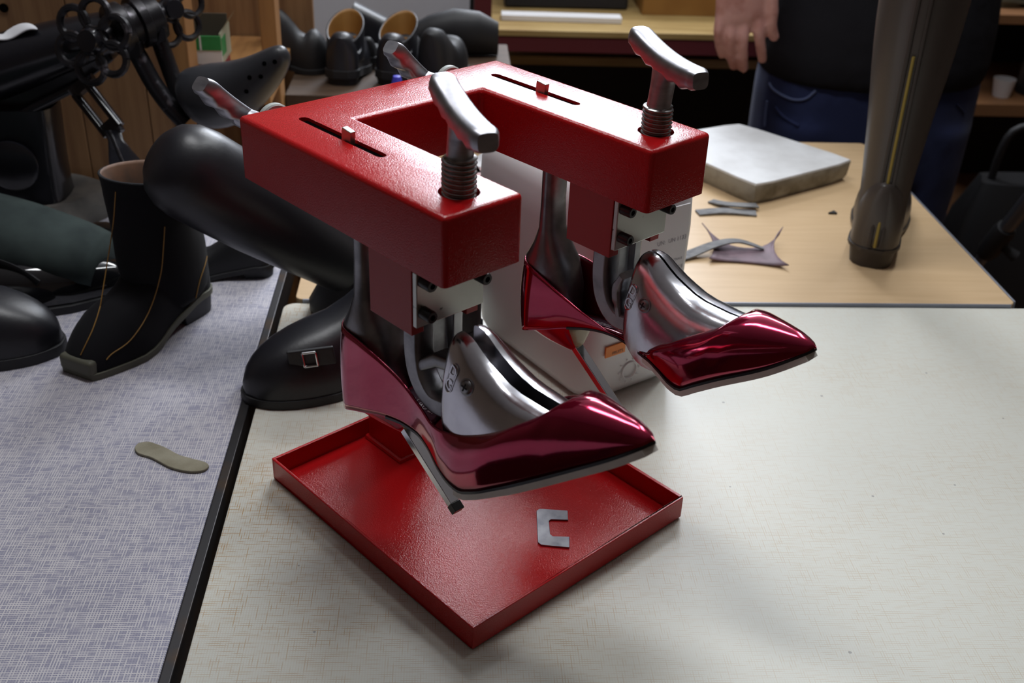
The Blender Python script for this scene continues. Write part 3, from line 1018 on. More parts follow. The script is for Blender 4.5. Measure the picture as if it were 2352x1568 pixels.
ctext('AC GB', 0.0072, -0.0405, 0.1085, INK)
ctext('ITTAMOTTI', 0.0046, -0.0405, 0.1015, INKG)
ctext('BASE SOFT', 0.0088, -0.0275, 0.1120, INK)
ctext('UN:  UN 1133', 0.0058, 0.0075, 0.1240, INKG)
ctext('AD USO INDUSTRIALE', 0.0034, 0.006, 0.1035, INKG)
ctext('MESCOLARE E', 0.0044, 0.0140, 0.0950, INKG)
ctext('CONSERVARE', 0.0044, 0.0140, 0.0885, INKG)
ctext('AL FRESCO', 0.0040, 0.0170, 0.0820, INKG)
g = G().add(*boxg(-0.041, -0.018, lf - 0.0006, lf + 0.0008, 0.052, 0.063))
og = mk('orange_sticker', g.v, g.f, ORANGE, cn, smooth=False)
v, f = textg('FRUITS', 0.0042)
mk('printed_text', [V(-0.027 + p.x, lf - 0.0009, 0.055 + p.y) for p in v], f, INK, og, smooth=False)
g = G().add(*boxg(-0.002, 0.008, lf - 0.0006, lf + 0.0008, 0.0605, 0.063))
mk('orange_sticker', g.v, g.f, ORANGE, cn, smooth=False)
# embossed ring near the foot of the canister
ov = [V(0.0085 * math.cos(2 * PI * k / 24), 0.0, 0.0085 * math.sin(2 * PI * k / 24)) for k in range(25)]
g = G().add(*tubeg([p + V(-0.008, -0.0968, 0.028) for p in ov], 0.0007, 6, up=(0, 1, 0)))
for k in range(10):
    a = 2 * PI * k / 10
    g.add(*tubeg([V(-0.008 + 0.011 * math.cos(a), -0.0968, 0.028 + 0.011 * math.sin(a)), V(-0.008 + 0.0135 * math.cos(a), -0.0968, 0.028 + 0.0135 * math.sin(a))], 0.0006, 5))
mk('embossed_mark', g.v, g.f, WHITEP, cn)

# leaflets seen between the arms, on the tan table
for nm, lb, m, (u0, v0), (w_, d_), a, h_ in (('leaflet', 'pink printed leaflet behind the canister on the tan table', PINKP, (1108, 400), (0.05, 0.07), 0.5, 0.0006), ('leaflet', 'white folded leaflet behind the canister on the tan table', PAPER, (1130, 370), (0.05, 0.06), -0.4, 0.0008), ('leaflet', 'turquoise leaflet corner behind the front screw handle', CYANP, (1075, 385), (0.03, 0.04), 0.2, 0.0006)):
    p = ONZ(u0, v0, 0.004)
    o = box(nm, -w_ / 2, w_ / 2, -d_ / 2, d_ / 2, 0, h_, m, None, 0, loc=(p.x, p.y, 0.0032 + (0.0007 if m is PAPER else 0)), rot=(0, 0, a))
    setp(o, lb, 'leaflet')

# ------------------------------------------------------------------ stone slab and leather scraps on the tan table
TT = 0.003
sl = [V(0.5430, 0.590, 0), V(0.7080, 0.690, 0), V(0.5780, 0.842, 0), V(0.4300, 0.770, 0)]
c0 = sum(sl, V(0, 0, 0)) / 4
sb = thing('stone_slab', 'thick worn white stone slab lying on the tan table', 'slab', (c0.x, c0.y, TT))
n = 6
ring0, ring1, ring2, ring3 = [], [], [], []
rnd = random.Random(3)
for i in range(4):
    a, b = sl[i], sl[(i + 1) % 4]
    for k in range(n):
        p = a.lerp(b, k / n) - c0
        j = 0.0015 * (rnd.random() - 0.5)
        q = 0.955 if k == 0 else 0.99
        ring0.append(V(p.x * 0.95 * q, p.y * 0.95 * q, 0.0))
        ring1.append(V(p.x * (0.985 + j * 3) * q, p.y * (0.985 + j * 3) * q, 0.008 + j))
        ring2.append(V(p.x * q, p.y * q, 0.0275 + j * 0.3))
        ring3.append(V(p.x * 0.99 * q, p.y * 0.99 * q, 0.0300))
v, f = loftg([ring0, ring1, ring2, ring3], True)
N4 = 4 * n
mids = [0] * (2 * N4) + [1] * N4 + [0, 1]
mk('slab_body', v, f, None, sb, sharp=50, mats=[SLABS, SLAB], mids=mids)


def strip_obj(name, label, cat, pts, w, th, m, up=(0, 0, 1)):
    path = spline(pts, 6)
    rings = []
    for i, (c, t_, u, s) in enumerate(frames(path, up)):
        ww = w(i / (len(path) - 1)) if callable(w) else w
        rings.append([c + s * ww + u * th, c - s * ww + u * th, c - s * ww, c + s * ww])
    v, f = loftg(rings)
    base = Vector(pts[0])
    o = mk(name, [p - base for p in v], f, m, None, loc=base, sharp=60)
    return setp(o, label, cat)


z0 = TT + 0.0003
strip_obj('leather_strip', 'straight grey leather strip in front of the stone slab', 'leather scrap', [V(0.464, 0.566, z0), V(0.50, 0.571, z0 + 0.001), V(0.541, 0.566, z0)], 0.008, 0.0022, SUEDEG)
strip_obj('leather_strip', 'short grey leather strip lying askew over another, by the slab', 'leather scrap', [V(0.490, 0.606, z0), V(0.505, 0.590, z0 + 0.003), V(0.522, 0.582, z0 + 0.005), V(0.5465, 0.584, z0 + 0.0035)], 0.0065, 0.002, SUEDEG)
strip_obj('leather_strip', 'curved grey leather strip arching over the mauve leather piece', 'leather scrap', [V(0.405, 0.425, z0), V(0.43, 0.437, z0 + 0.003), V(0.462, 0.448, z0 + 0.011), V(0.490, 0.453, z0 + 0.013), V(0.520, 0.447, z0 + 0.006)], lambda t: 0.0085 * (1 - 0.75 * t * t), 0.0018, SUEDEG)
# mauve piece: concave four-cornered scrap with curled corners
rows = []
nu, nv = 14, 9
for i in range(nu):
    u = i / (nu - 1)
    row = []
    for j in range(nv):
        w_ = j / (nv - 1)
        a = V(0.4490, 0.4230, 0).lerp(V(0.5400, 0.4060, 0), u) + V(0, 0.005 * math.sin(PI * u), 0)
        b = V(0.4520, 0.4900, 0).lerp(V(0.5520, 0.4840, 0), u) + V(0, -0.034 * math.sin(PI * u) ** 0.7, 0)
        p = a.lerp(b, w_)
        p.x += (0.014 if u > 0.5 else -0.010) * -((math.sin(PI * w_)) ** 0.8) * abs(2 * u - 1) ** 2
        p.z = z0 + 0.0008 + 0.016 * abs(2 * u - 1) ** 3 * w_ ** 2 + 0.004 * abs(2 * u - 1) ** 4 * (1 - w_) + 0.003 * w_
        row.append(p - V(0.45, 0.42, z0))
    rows.append(row)
v, f = loftg(rows, False, False)
o = mk('leather_piece', v, f, PURPLE, None, loc=(0.45, 0.42, z0), solid=0.0014, sharp=0)
setp(o, 'mauve leather offcut with curled pointed corners on the tan table', 'leather scrap')
o = prism('leather_chip', [(-0.006, -0.003), (0.006, -0.004), (0.004, 0.005)], 0, 0.0025, LEATHM, None, loc=(0.643, 0.573, TT + 0.0002), bevel=0.0004)
setp(o, 'tiny dark triangular leather chip between slab and brown boot', 'leather scrap')

# ------------------------------------------------------------------ shoe builder for the shoes standing around


def foot(parent, L, m_up, m_sole, heel=0.0, sole=0.006, wid=0.19, toe='round', top=None, m_heel=None, sole_edge=0.002, heel_len=0.27, toe_h=0.24, instep=0.40):
    """closed foot of a shoe: local +x toe, heel back at x=0; returns the vamp object"""
    LW = interp([(0.0, 0.30), (0.03, 0.62), (0.10, 0.80), (0.22, 0.80), (0.40, 0.76), (0.58, 0.94), (0.70, 1.0), (0.82, 0.90 if toe == 'round' else 0.86), (0.92, 0.66 if toe == 'round' else 0.70), (0.97, 0.42 if toe == 'round' else 0.60), (1.0, 0.10 if toe == 'round' else 0.46)])
    HT_ = interp([(0.0, instep * 0.92), (0.12, instep * 1.02), (0.30, instep), (0.45, instep * 0.83), (0.60, instep * 0.62), (0.75, toe_h * 0.98), (0.88, toe_h * 0.78), (0.96, toe_h * 0.52), (1.0, toe_h * 0.26)])
    hz = lambda x: heel * (1.0 if x < heel_len * 0.6 else max(0.0, 1 - ((x - heel_len * 0.6) / (0.64 - heel_len * 0.6))) ** 1.4 if x < 0.64 else 0.0)
    xs = [0, 0.012, 0.03, 0.06, 0.1, 0.15, 0.22, 0.3, 0.38, 0.46, 0.54, 0.62, 0.7, 0.78, 0.85, 0.9, 0.94, 0.97, 0.988, 1.0]
    rings = []
    for x in xs:
        w, h, b = LW(x) * wid * L, HT_(x) * L, hz(x) + sole
        if top:
            h = min(h, top)
        ring = []
        for k in range(21):
            a = PI * k / 20
            ca, sa = math.cos(a), math.sin(a)
            ring.append(V(x * L, w * math.copysign(abs(ca) ** 0.75, ca), b + h * abs(sa) ** 0.85))
        rings.append(ring)
    v, f = loftg(rings)
    up = mk('vamp', v, f, m_up, parent, sharp=60)
    # sole follows the outline
    rings = []
    for x in xs:
        w, b = LW(x) * wid * L + sole_edge, hz(x)
        xx = x * L + (sole_edge if x > 0.98 else (-sole_edge if x < 0.01 else 0))
        rings.append([V(xx, w, b), V(xx, w, b + sole), V(xx, -w, b + sole), V(xx, -w, b)])
    v, f = loftg(rings)
    mk('sole', v, f, m_sole, parent, sharp=50, bevel=0.0008)
    if heel > 0:
        rings = []
        for z, k in ((0.0, 0.86), (heel * 0.5, 0.92), (heel + sole * 0.3, 1.0)):
            ring = []
            for x in [0.0, 0.03, 0.07, 0.13, 0.2, heel_len]:
                ring.append(V(x * L * k + 0.004 * (1 - k), (LW(x) * wid * L) * k, z))
            ring += [V(p.x, -p.y, p.z) for p in reversed(ring)]
            rings.append(ring)
        v, f = loftg(rings)
        mk('heel', v, f, m_heel or m_sole, parent, sharp=50, bevel=0.001)
    return up


def shaft(parent, path, rad, m, n=28, name='shaft', open_top=True, lining=None):
    rings = []
    for (c, t_, u, s), (a, b) in zip(frames(path, (1, 0, 0)), rad):
        rings.append([c + u * a * math.cos(2 * PI * k / n) + s * b * math.sin(2 * PI * k / n) for k in range(n)])
    v, f = loftg(rings, False)
    o = mk(name, v, f, None, parent, solid=0.0025, sharp=0, mats=[m, lining or m])
    o.modifiers['solid'].material_offset = 1
    return o


# brown tall boot with yellow zip, heel towards the viewer
bb = thing('tall_boot', 'dark brown leather tall boot with yellow back zip on the tan table', 'boot', (0.637, 0.412, TT), math.radians(66))
foot(bb, 0.235, BROWN, BROWND, heel=0.020, sole=0.005, wid=0.150, heel_len=0.26, m_heel=BROWND, instep=0.36)
path = spline([V(0.030, 0, 0.022), V(0.034, 0, 0.06), V(0.040, 0.001, 0.12), V(0.046, 0.002, 0.20), V(0.052, 0.003, 0.30), V(0.055, 0.003, 0.40)], 4)
rad = []
RA = interp([(0, 0.030), (0.10, 0.034), (0.25, 0.030), (0.5, 0.036), (0.8, 0.048), (1, 0.050)])
RB = interp([(0, 0.0245), (0.10, 0.029), (0.25, 0.0275), (0.5, 0.034), (0.8, 0.047), (1, 0.049)])
for i in range(len(path)):
    k = i / (len(path) - 1)
    rad.append((RA(k), RB(k)))
shaft(bb, path, rad, BROWN, 32)
# heel counter cap
rings = []
for z, r in ((0.012, 0.0262), (0.018, 0.0280), (0.024, 0.0285), (0.030, 0.0280)):
    rings.append([V(0.033 - (r + 0.004) * math.cos(a), (r) * math.sin(a), z) for a in [(-1.45 + 2.9 * k / 16) for k in range(17)]])
v, f = loftg(rings, False, False)
mk('heel_counter', v, f, BROWN, bb, sharp=0, solid=0.0012)
zp, zn = [], []
for i in range(len(path)):
    k = i / (len(path) - 1)
    c = path[i]
    if c.z > 0.026:
        zp.append(V(c.x - RA(k) - 0.0012, c.y - 0.002, c.z))
zy = [p for p in zp if p.z < 0.262]
tube('zip', zy, [(0.0016, 0.0018)] * len(zy), GOLD, bb, 8, up=(1, 0, 0))
for dy in (-0.0062, 0.0062):
    tube('zip_welt', [p + V(0.0010, dy, 0) for p in zp], [(0.0014, 0.0022)] * len(zp), BROWND, bb, 8, up=(1, 0, 0))

# black square-toed suede boot with ochre stitching
sqa = math.radians(241)
sq = thing('suede_boot', 'black suede boot with ochre stitching and olive square toe sole', 'boot', (-0.120, 0.322, 0.0), sqa)
vmp = foot(sq, 0.172, SUEDEB, OLIVE, heel=0.022, sole=0.007, wid=0.205, toe='square', heel_len=0.32, m_heel=RUBBER, instep=0.46, toe_h=0.27)
path = spline([V(0.036, 0, 0.03), V(0.044, 0, 0.070), V(0.050, 0, 0.105), V(0.050, 0, 0.138), V(0.047, 0, 0.162)], 5)
ra = interp([(0, 0.040), (0.3, 0.050), (0.55, 0.044), (0.8, 0.046), (1, 0.050)])
rb = interp([(0, 0.032), (0.3, 0.036), (0.55, 0.036), (0.8, 0.040), (1, 0.044)])
shf = shaft(sq, path, [(ra(i / 20), rb(i / 20)) for i in range(len(path))], SUEDEB, 28, lining=RUSTL)
# toe rand lip
g = G().add(*boxg(0.163, 0.1755, -0.020, 0.020, 0.003, 0.020))
mk('toe_rand', g.v, g.f, OLIVE, sq, bevel=0.004)


def stitch(parent, pts, name='stitch_line', r=0.0006):
    return tube(name, spline(pts, 6), r, STITCH, parent, 6)


bpy.context.view_layer.update()


def on_surface(objs, u, v, off=0.0007):
    """nearest point of the given meshes seen at a pixel, in world space"""
    best = None
    for o in objs:
        mi = o.matrix_world.inverted()
        hit, loc, nr, _ = o.ray_cast(mi @ CAM, (mi.to_3x3() @ ray(u, v)).normalized())
        if hit:
            w = o.matrix_world @ (loc + nr * off)
            d = (w - CAM).length
            if best is None or d < best[0]:
                best = (d, w, (o.matrix_world.to_3x3() @ nr).normalized())
    return best


for px in (((258, 440), (254, 500), (247, 560), (240, 610), (226, 690), (208, 750), (185, 800), (178, 815)), ((370, 520), (367, 567), (360, 633), (333, 717), (292, 780), (249, 812), (236, 826)), ((468, 560), (465, 597), (450, 645), (440, 690))):
    fine = spline([V(a + 8, b, 0) for a, b in px], 5)
    pts = [q[1] for q in (on_surface((vmp, shf), p.x, p.y, 0.0004) for p in fine) if q]
    pts = [p for i, p in enumerate(pts) if i == 0 or (p - pts[i - 1]).length < 0.02]
    if len(pts) > 2:
        mi = sq.matrix_world.inverted()
        tube('stitch_line', [mi @ p for p in pts], 0.0006, STITCH, sq, 6)
g = G().add(*boxg(-0.013, 0.013, -0.0012, 0.0012, -0.016, 0.014))
mk('pull_tab', g.v, g.f, RUSTL, sq, loc=(0.046, 0.0455, 0.160), bevel=0.0008)

# black leather shoe, toe towards the right, cut by the left frame edge
s1 = thing('derby_shoe', 'black leather shoe with thick sole at the left edge of the grey bench', 'shoe', (-0.493, 0.232, 0.0), math.radians(-3))
foot(s1, 0.262, LEATHER, RUBBER, heel=0.012, sole=0.011, wid=0.175, heel_len=0.28, instep=0.32, toe_h=0.20)
stitch(s1, [V(0.262 * 0.80, -0.040, 0.018), V(0.262 * 0.785, -0.025, 0.052), V(0.262 * 0.78, 0, 0.0655), V(0.262 * 0.785, 0.025, 0.052)]).data.materials[0] = LEATHM

# boot with grey-green suede shaft and patent vamp, lying on its side
gb = thing('laced_boot', 'grey-green suede and black patent hook boot lying on the grey bench', 'boot', (-0.305, 0.362, 0.0), 0.0)
path = spline([V(-0.20, 0.03, 0.062), V(-0.12, 0.025, 0.060), V(-0.04, 0.01, 0.052), V(0.03, -0.010, 0.044), V(0.085, -0.02, 0.036)], 5)
ra = interp([(0, 0.052), (0.5, 0.050), (0.8, 0.044), (1, 0.034)])
rings = []
for i, (c, t_, u, s) in enumerate(frames(path, (0, 0, 1))):
    k = i / (len(path) - 1)
    rings.append([c + u * (ra(k) - 0.004) * 0.93 * math.cos(a) + s * ra(k) * 1.1 * math.sin(a) for a in [2 * PI * q / 24 for q in range(24)]])
v, f = loftg(rings)
mk('suede_shaft', v, f, SUEDEGR, gb, sharp=0)
g = G()
pth = [V(-0.20, -0.034, 0.075), V(-0.12, -0.038, 0.070), V(-0.05, -0.048, 0.056), V(0.005, -0.060, 0.044), V(0.030, -0.066, 0.030)]
g.add(*tubeg(spline(pth, 5), [(0.012, 0.004)] * 21, 10, up=(0, -0.4, 1)))
fl = mk('hook_facing', g.v, g.f, LEATHM, gb)
for q in ((-0.086, -0.0465, 0.066), (-0.054, -0.0545, 0.058), (-0.018, -0.062, 0.049)):
    g = G()
    c = V(*q)
    g.add(*latheg([(0.0, 0), (0.0022, 0), (0.0022, 0.0025), (0.0012, 0.0035), (0, 0.0038)], 12, Matrix.Translation(c) @ Matrix.Rotation(1.1, 4, 'X')))
    g.add(*tubeg([c + V(0, -0.001, 0), c + V(-0.002, -0.003, -0.004), c + V(-0.003, -0.002, -0.008)], 0.0009, 6))
    mk('hook', g.v, g.f, CHROME, fl)
rings = []
for x, yc, w, h in ((-0.06, -0.045, 0.030, 0.040), (-0.02, -0.052, 0.034, 0.042), (0.02, -0.045, 0.035, 0.041), (0.06, -0.033, 0.032, 0.036), (0.09, -0.022, 0.024, 0.029), (0.108, -0.016, 0.012, 0.019), (0.112, -0.015, 0.005, 0.012)):
    rings.append([V(x, yc + w * math.copysign(abs(math.cos(a)) ** 0.8, math.cos(a)), 0.010 + h * max(0, math.sin(a)) ** 0.8 - (0.004 if math.sin(a) < 0 else 0)) for a in [2 * PI * q / 28 for q in range(28)]])
v, f = loftg(rings)
mk('patent_vamp', v, f, PATB, gb, sharp=60)
rings = []
for x, yc, w in ((-0.064, -0.045, 0.033), (-0.02, -0.052, 0.038), (0.02, -0.045, 0.039), (0.06, -0.033, 0.036), (0.09, -0.022, 0.028), (0.110, -0.016, 0.015), (0.116, -0.015, 0.006)):
    rings.append([V(x, yc - w, 0.0), V(x, yc - w, 0.009), V(x, yc + w, 0.009), V(x, yc + w, 0.0)])
v, f = loftg(rings)
mk('sole', v, f, RUBBER, gb, bevel=0.001)

# glossy black flat behind the suede boot
s2 = thing('flat_shoe', 'glossy black flat shoe behind the black suede boot', 'shoe', (-0.160, 0.462, 0.0), PI + 0.10)
foot(s2, 0.130, PATB, RUBBER, heel=0.006, sole=0.005, wid=0.18, instep=0.26, toe_h=0.20)

# tall black boot leaning diagonally behind the stretcher
tb = thing('leaning_boot', 'tall black leather boot leaning diagonally, rounded end up at the left', 'boot', (0.02, 0.335, 0.0), 0)
B0 = V(0.02, 0.335, 0.0)
pa, pb = AT(432, 392, 0.215) - B0, AT(800, 600, 0.300) - B0
path = [pa.lerp(pb, k / 20) for k in range(21)]
ax = (pb - pa).normalized()
rings = []
prof = [(-0.034, 0.004), (-0.033, 0.014), (-0.030, 0.024), (-0.022, 0.0335), (-0.010, 0.0395), (0.006, 0.0420), (0.03, 0.0420), (0.08, 0.0410), (0.13, 0.0380), (0.18, 0.0345), (0.22, 0.033), (0.24, 0.032)]
up_ = V(0, 0, 1) - ax * ax.z
up_.normalize()
sd = ax.cross(up_)
for d_, r in prof:
    c = pa + ax * d_
    rings.append([c + up_ * r * 1.05 * math.cos(a) + sd * r * 0.95 * math.sin(a) for a in [2 * PI * q / 32 for q in range(32)]])
v, f = loftg(rings)
mk('boot_shaft', v, f, LEATHER, tb, sharp=60)
sm = []
for k in range(14):
    d_ = -0.025 + 0.24 * k / 13
    r = np.interp(d_, [p[0] for p in prof], [p[1] for p in prof])
    sm.append(pa + ax * d_ + up_ * r * 1.05 * 0.45 - sd * r * 0.95 * 0.893 * (1.01) * 1.0)
tube('seam', [p for p in sm], 0.0009, LEATHM, tb, 6)
g = G()
e0 = pa + ax * 0.225
rings = []
for z, x, y, w, h in ((max(e0.z + 0.01, 0.07), e0.x, e0.y, 0.034, 0.034), (0.055, e0.x + 0.006, e0.y, 0.044, 0.040), (0.03, e0.x + 0.004, e0.y, 0.052, 0.044), (0.012, e0.x - 0.002, e0.y, 0.056, 0.046), (0.0035, e0.x - 0.002, e0.y, 0.056, 0.046)):
    rings.append([V(x + w * math.cos(a), y + h * math.sin(a), z) for a in [2 * PI * q / 24 for q in range(24)]])
v, f = loftg(rings)
mk('boot_foot', v, f, LEATHM, tb, sharp=60)

# small black shoe on its side under the leaning boot
s3 = thing('black_pump', 'plain black shoe in the shade under the leaning boot', 'shoe', (-0.052, 0.392, 0.0), PI + 0.08)
foot(s3, 0.125, LEATHM, RUBBER, heel=0.010, sole=0.006, wid=0.17, instep=0.30, toe_h=0.22)

# black ankle boot with buckle strap, toe to the left, beside the tray
ab = thing('ankle_boot', 'black leather ankle boot with buckle strap behind the red tray', 'boot', (0.170, 0.246, 0.0), math.radians(180 + 29))
abv = foot(ab, 0.242, LEATHER, RUBBER, heel=0.020, sole=0.009, wid=0.170, heel_len=0.28, instep=0.40, toe_h=0.22)
path = spline([V(0.040, 0, 0.05), V(0.055, 0, 0.085), V(0.065, 0, 0.115), V(0.066, 0, 0.150), V(0.064, 0, 0.175)], 5)
ra = interp([(0, 0.046), (0.3, 0.052), (0.6, 0.044), (1, 0.046)])
shaft(ab, path, [(ra(i / 20), ra(i / 20) * 0.78) for i in range(len(path))], LEATHM, 28)
bpy.context.view_layer.update()
hq = on_surface((abv,), 712, 822, 0.003)
if hq:
    mi = ab.matrix_world.inverted()
    st_ = box('strap', -0.022, 0.020, -0.002, 0.002, -0.009, 0.009, LEATHM, ab, 0.0015, loc=mi @ hq[1], rot=(0.0, 0.12, -ab.rotation_euler.z + 0.05 + PI))
else:
    st_ = box('strap', -0.022, 0.020, -0.002, 0.002, -0.009, 0.009, LEATHM, ab, 0.0015, loc=(0.118, 0.0285, 0.052), rot=(0.25, 0.1, -0.28))
g = G()
for a, b in (((-0.006, -0.007), (0.006, -0.007)), ((0.006, -0.007), (0.006, 0.007)), ((0.006, 0.007), (-0.006, 0.007)), ((-0.006, 0.007), (-0.006, -0.007))):
    g.add(*tubeg([V(a[0], 0.0035, a[1]), V(b[0], 0.0035, b[1])], 0.0011, 8))
mk('buckle', g.v, g.f, CHROME, st_)

# ------------------------------------------------------------------ black iron stretching machine on the left bench
YM = 0.555
MB = V(-0.335, YM, 0.0)
im = thing('iron_machine', 'old black cast-iron shoe machine with flower handwheels on the grey bench', 'machine', MB)


def P(u, v, y=YM):
    return AT(u, v, y) - MB


# long arm: upper barrel, web and lower rod
tube('barrel', [P(-60, 175), P(40, 140), P(150, 105), P(250, 75), P(318, 55)], [(0.036, 0.042), (0.035, 0.040), (0.030, 0.034), (0.024, 0.028), (0.020, 0.024)], IRON, im, 28, up=(0, 0, 1))
v, f = loftg([[P(-60, 190) + V(0, dy, 0), P(-60, 330) + V(0, dy, 0), P(60, 265) + V(0, dy, 0), P(190, 190) + V(0, dy, 0), P(270, 130) + V(0, dy, 0), P(240, 90) + V(0, dy, 0)] for dy in (-0.016, 0.03)])
mk('web', v, f, IRON, im, bevel=0.003)
tube('rod', [P(-60, 318, 0.528), P(60, 256, 0.528), P(215, 178, 0.530)], 0.0055, IRON, im, 14)
# column and foot
rings = []
for (ua, ub, v_, dy) in ((-90, 130, 235, 0.034), (-85, 138, 300, 0.034), (-80, 146, 360, 0.035), (-78, 156, 420, 0.037), (-76, 166, 458, 0.040), (-74, 176, 478, 0.044)):
    a, b = P(ua, v_), P(ub, v_)
    c, h = (a + b) / 2, (b - a).length / 2
    rings.append([c + V(h * math.copysign(abs(math.cos(t_)) ** 0.5, math.cos(t_)), dy * math.copysign(abs(math.sin(t_)) ** 0.5, math.sin(t_)), 0) for t_ in [2 * PI * q / 24 for q in range(24)]])
v, f = loftg(rings)
mk('column', v, f, IRON, im, sharp=50)
lathe('cover_disc', [(0.0, 0), (0.028, 0), (0.030, 0.002), (0.030, 0.006), (0.026, 0.008), (0.0, 0.009)], IRON, im, 32, Matrix.Translation(P(30, 378, 0.516)) @ Matrix.Rotation(PI / 2, 4, 'X'))
fo = [P(-74, 478), P(176, 478)]
rings = []
for k, (s, z) in enumerate(((1.28, 0.0002), (1.26, 0.008), (1.02, 0.014), (0.93, 0.024))):
    ring = []
    for q in range(32):
        a = 2 * PI * q / 32
        w = 0.068 * s * (1 + 0.22 * math.exp(-((a - 0.35) / 0.35) ** 2))
        ring.append(V(-0.020 + w * math.cos(a), 0.012 + 0.062 * s * math.sin(a), z))
    rings.append(ring)
v, f = loftg(rings)
mk('foot_plate', v, f, IRONG, im, sharp=60)


def flower_wheel(c, R, nrm, name='flower_handwheel'):
    n_ = Vector(nrm).normalized()
    x_ = (V(1, 0, 0) - n_ * n_.x).normalized()
    y_ = n_.cross(x_)
    g = G()
    for k in range(6):
        a = 2 * PI * k / 6 + 0.35
        cc = c + (x_ * math.cos(a) + y_ * math.sin(a)) * R * 0.62
        loop = []
        for q in range(21):
            b = 2 * PI * q / 20
            rr = R * 0.37 * (1.0 + 0.06 * math.cos(b - a))
            loop.append(cc + (x_ * math.cos(b) + y_ * math.sin(b)) * rr)
        g.add(*tubeg(loop, R * 0.095, 8, up=n_))
    w = mk(name, g.v, g.f, IRONW, im)
    M_ = Matrix(((x_.x, y_.x, n_.x, c.x), (x_.y, y_.y, n_.y, c.y), (x_.z, y_.z, n_.z, c.z), (0, 0, 0, 1)))
    lathe('hub', [(0.0, -0.012), (R * 0.30, -0.012), (R * 0.31, 0.008), (R * 0.26, 0.013), (0.0, 0.014)], IRON, w, 24, M_)
    return w


flower_wheel(P(214, 94, 0.500), 0.0450, (-0.28, -0.93, 0.22))
flower_wheel(P(392, 22, 0.575), 0.0400, (0.62, -0.74, 0.22))
# spindle with collars
ax0, ax1 = P(228, 86, 0.515), P(400, 20, 0.575)
sp = tube('spindle', [ax0, ax1], 0.0085, IRONW, im, 16)
dirv = (ax1 - ax0).normalized()
for k, r, w in ((0.26, 0.030, 0.008), (0.44, 0.024, 0.012), (0.52, 0.029, 0.006), (0.66, 0.024, 0.010)):
    c = ax0.lerp(ax1, k)
    tube('collar', [c - dirv * w, c - dirv * w * 0.8, c + dirv * w * 0.8, c + dirv * w], [r * 0.92, r, r, r * 0.92], IRONW, sp, 28)
# two lever arms running down to the heel of the last
for (pts, w) in (([P(292, 92, 0.530), P(318, 128, 0.530), P(352, 190, 0.530), P(392, 245, 0.528), P(428, 282, 0.526)], 0.0115), ([P(352, 55, 0.556), P(372, 110, 0.556), P(392, 165, 0.552), P(412, 218, 0.545), P(428, 262, 0.540)], 0.0105)):
    tube('lever_arm', spline(pts, 4), [(w, 0.009)] * 17, IRONW, im, 14, p=3.2, up=(0, -1, 0))
for c in (P(303, 108, 0.522), P(362, 72, 0.548)):
    tube('lever_boss', [c + V(0, -0.010, 0), c + V(0, 0.010, 0)], 0.0125, IRONW, im, 6)
# slotted lever going down into the suede boot
g = G()
a, b = P(188, 205, 0.520), P(262, 300, 0.500)
d_ = (b - a).normalized()
s_ = V(d_.z, 0, -d_.x).normalized()
for sgn in (-1, 1):
    g.add(*tubeg([a + s_ * sgn * 0.010, b + s_ * sgn * 0.010], [(0.004, 0.007)] * 2, 10, up=s_, p=3.5))
g.add(*tubeg([b - d_ * 0.012, b + d_ * 0.006], [(0.013, 0.007), (0.010, 0.007)], 12, up=s_, p=3.5))
g.add(*tubeg([a - d_ * 0.008, a + d_ * 0.004], [(0.014, 0.007)] * 2, 12, up=s_, p=3.5))
mk('slotted_lever', g.v, g.f, IRON, im)
q0, q1, q2 = P(255, 296, 0.498), P(276, 345, 0.470), P(300, 395, 0.420)
rings = []
for c, w in ((q0, 0.010), (q0.lerp(q1, 0.5), 0.0085), (q1, 0.013), (q1.lerp(q2, 0.5), 0.018), (q2, 0.022)):
    rings.append([c + V(w * math.cos(t_), 0.007 * math.sin(t_), 0) for t_ in [2 * PI * q / 16 for q in range(16)]])
v, f = loftg(rings)
mk('boot_spreader', v, f, IRON, im)
tube('spreader_rib', [q0 + V(0.001, -0.008, 0), q1 + V(0.001, -0.009, 0), q2 + V(0.0, -0.009, 0)], 0.0020, IRONW, im, 8)
# perforated black last carried by the lever arms
lp0, lp1 = P(432, 232, 0.535), P(664, 126, 0.500)
lax = (lp1 - lp0).normalized()
lup = (V(0, -0.25, 1) - lax * V(0, -0.25, 1).dot(lax)).normalized()
lsd = lax.cross(lup)
LL = (lp1 - lp0).length
lh = interp([(0, 0.020), (0.04, 0.030), (0.12, 0.038), (0.25, 0.0385), (0.45, 0.033), (0.65, 0.026), (0.82, 0.020), (0.93, 0.0145), (0.98, 0.0095), (1.0, 0.003)])
rings = []
for k in [0, 0.01, 0.04, 0.08, 0.14, 0.22, 0.32, 0.42, 0.52, 0.62, 0.72, 0.8, 0.87, 0.92, 0.96, 0.985, 1.0]:
    c = lp0.lerp(lp1, k) - lup * (0.013 * math.sin(PI * min(1, k)) * 1.0 - 0.004 * k)
    h = lh(k)
    rings.append([c + lup * h * math.cos(t_) + lsd * h * 0.92 * math.sin(t_) for t_ in [2 * PI * q / 28 for q in range(28)]])
v, f = loftg(rings)
la = mk('perforated_last', v, f, LASTB, im, sharp=60)
for (u_, v_) in ((607, 146), (631, 142), (573, 178), (599, 176), (566, 210)):
    # find the surface point nearest the camera along this pixel
    ro, rd = CAM - MB, ray(u_, v_).normalized()
    hit, loc, nr, _ = la.ray_cast(ro, rd)
    if hit:
        q = nr.to_track_quat('Z', 'Y').to_matrix().to_4x4()
        lathe('hole', [(0.0, -0.001), (0.0026, -0.001), (0.0026, 0.0002), (0.0, 0.0002)], BLACK, la, 14, Matrix.Translation(loc) @ q)
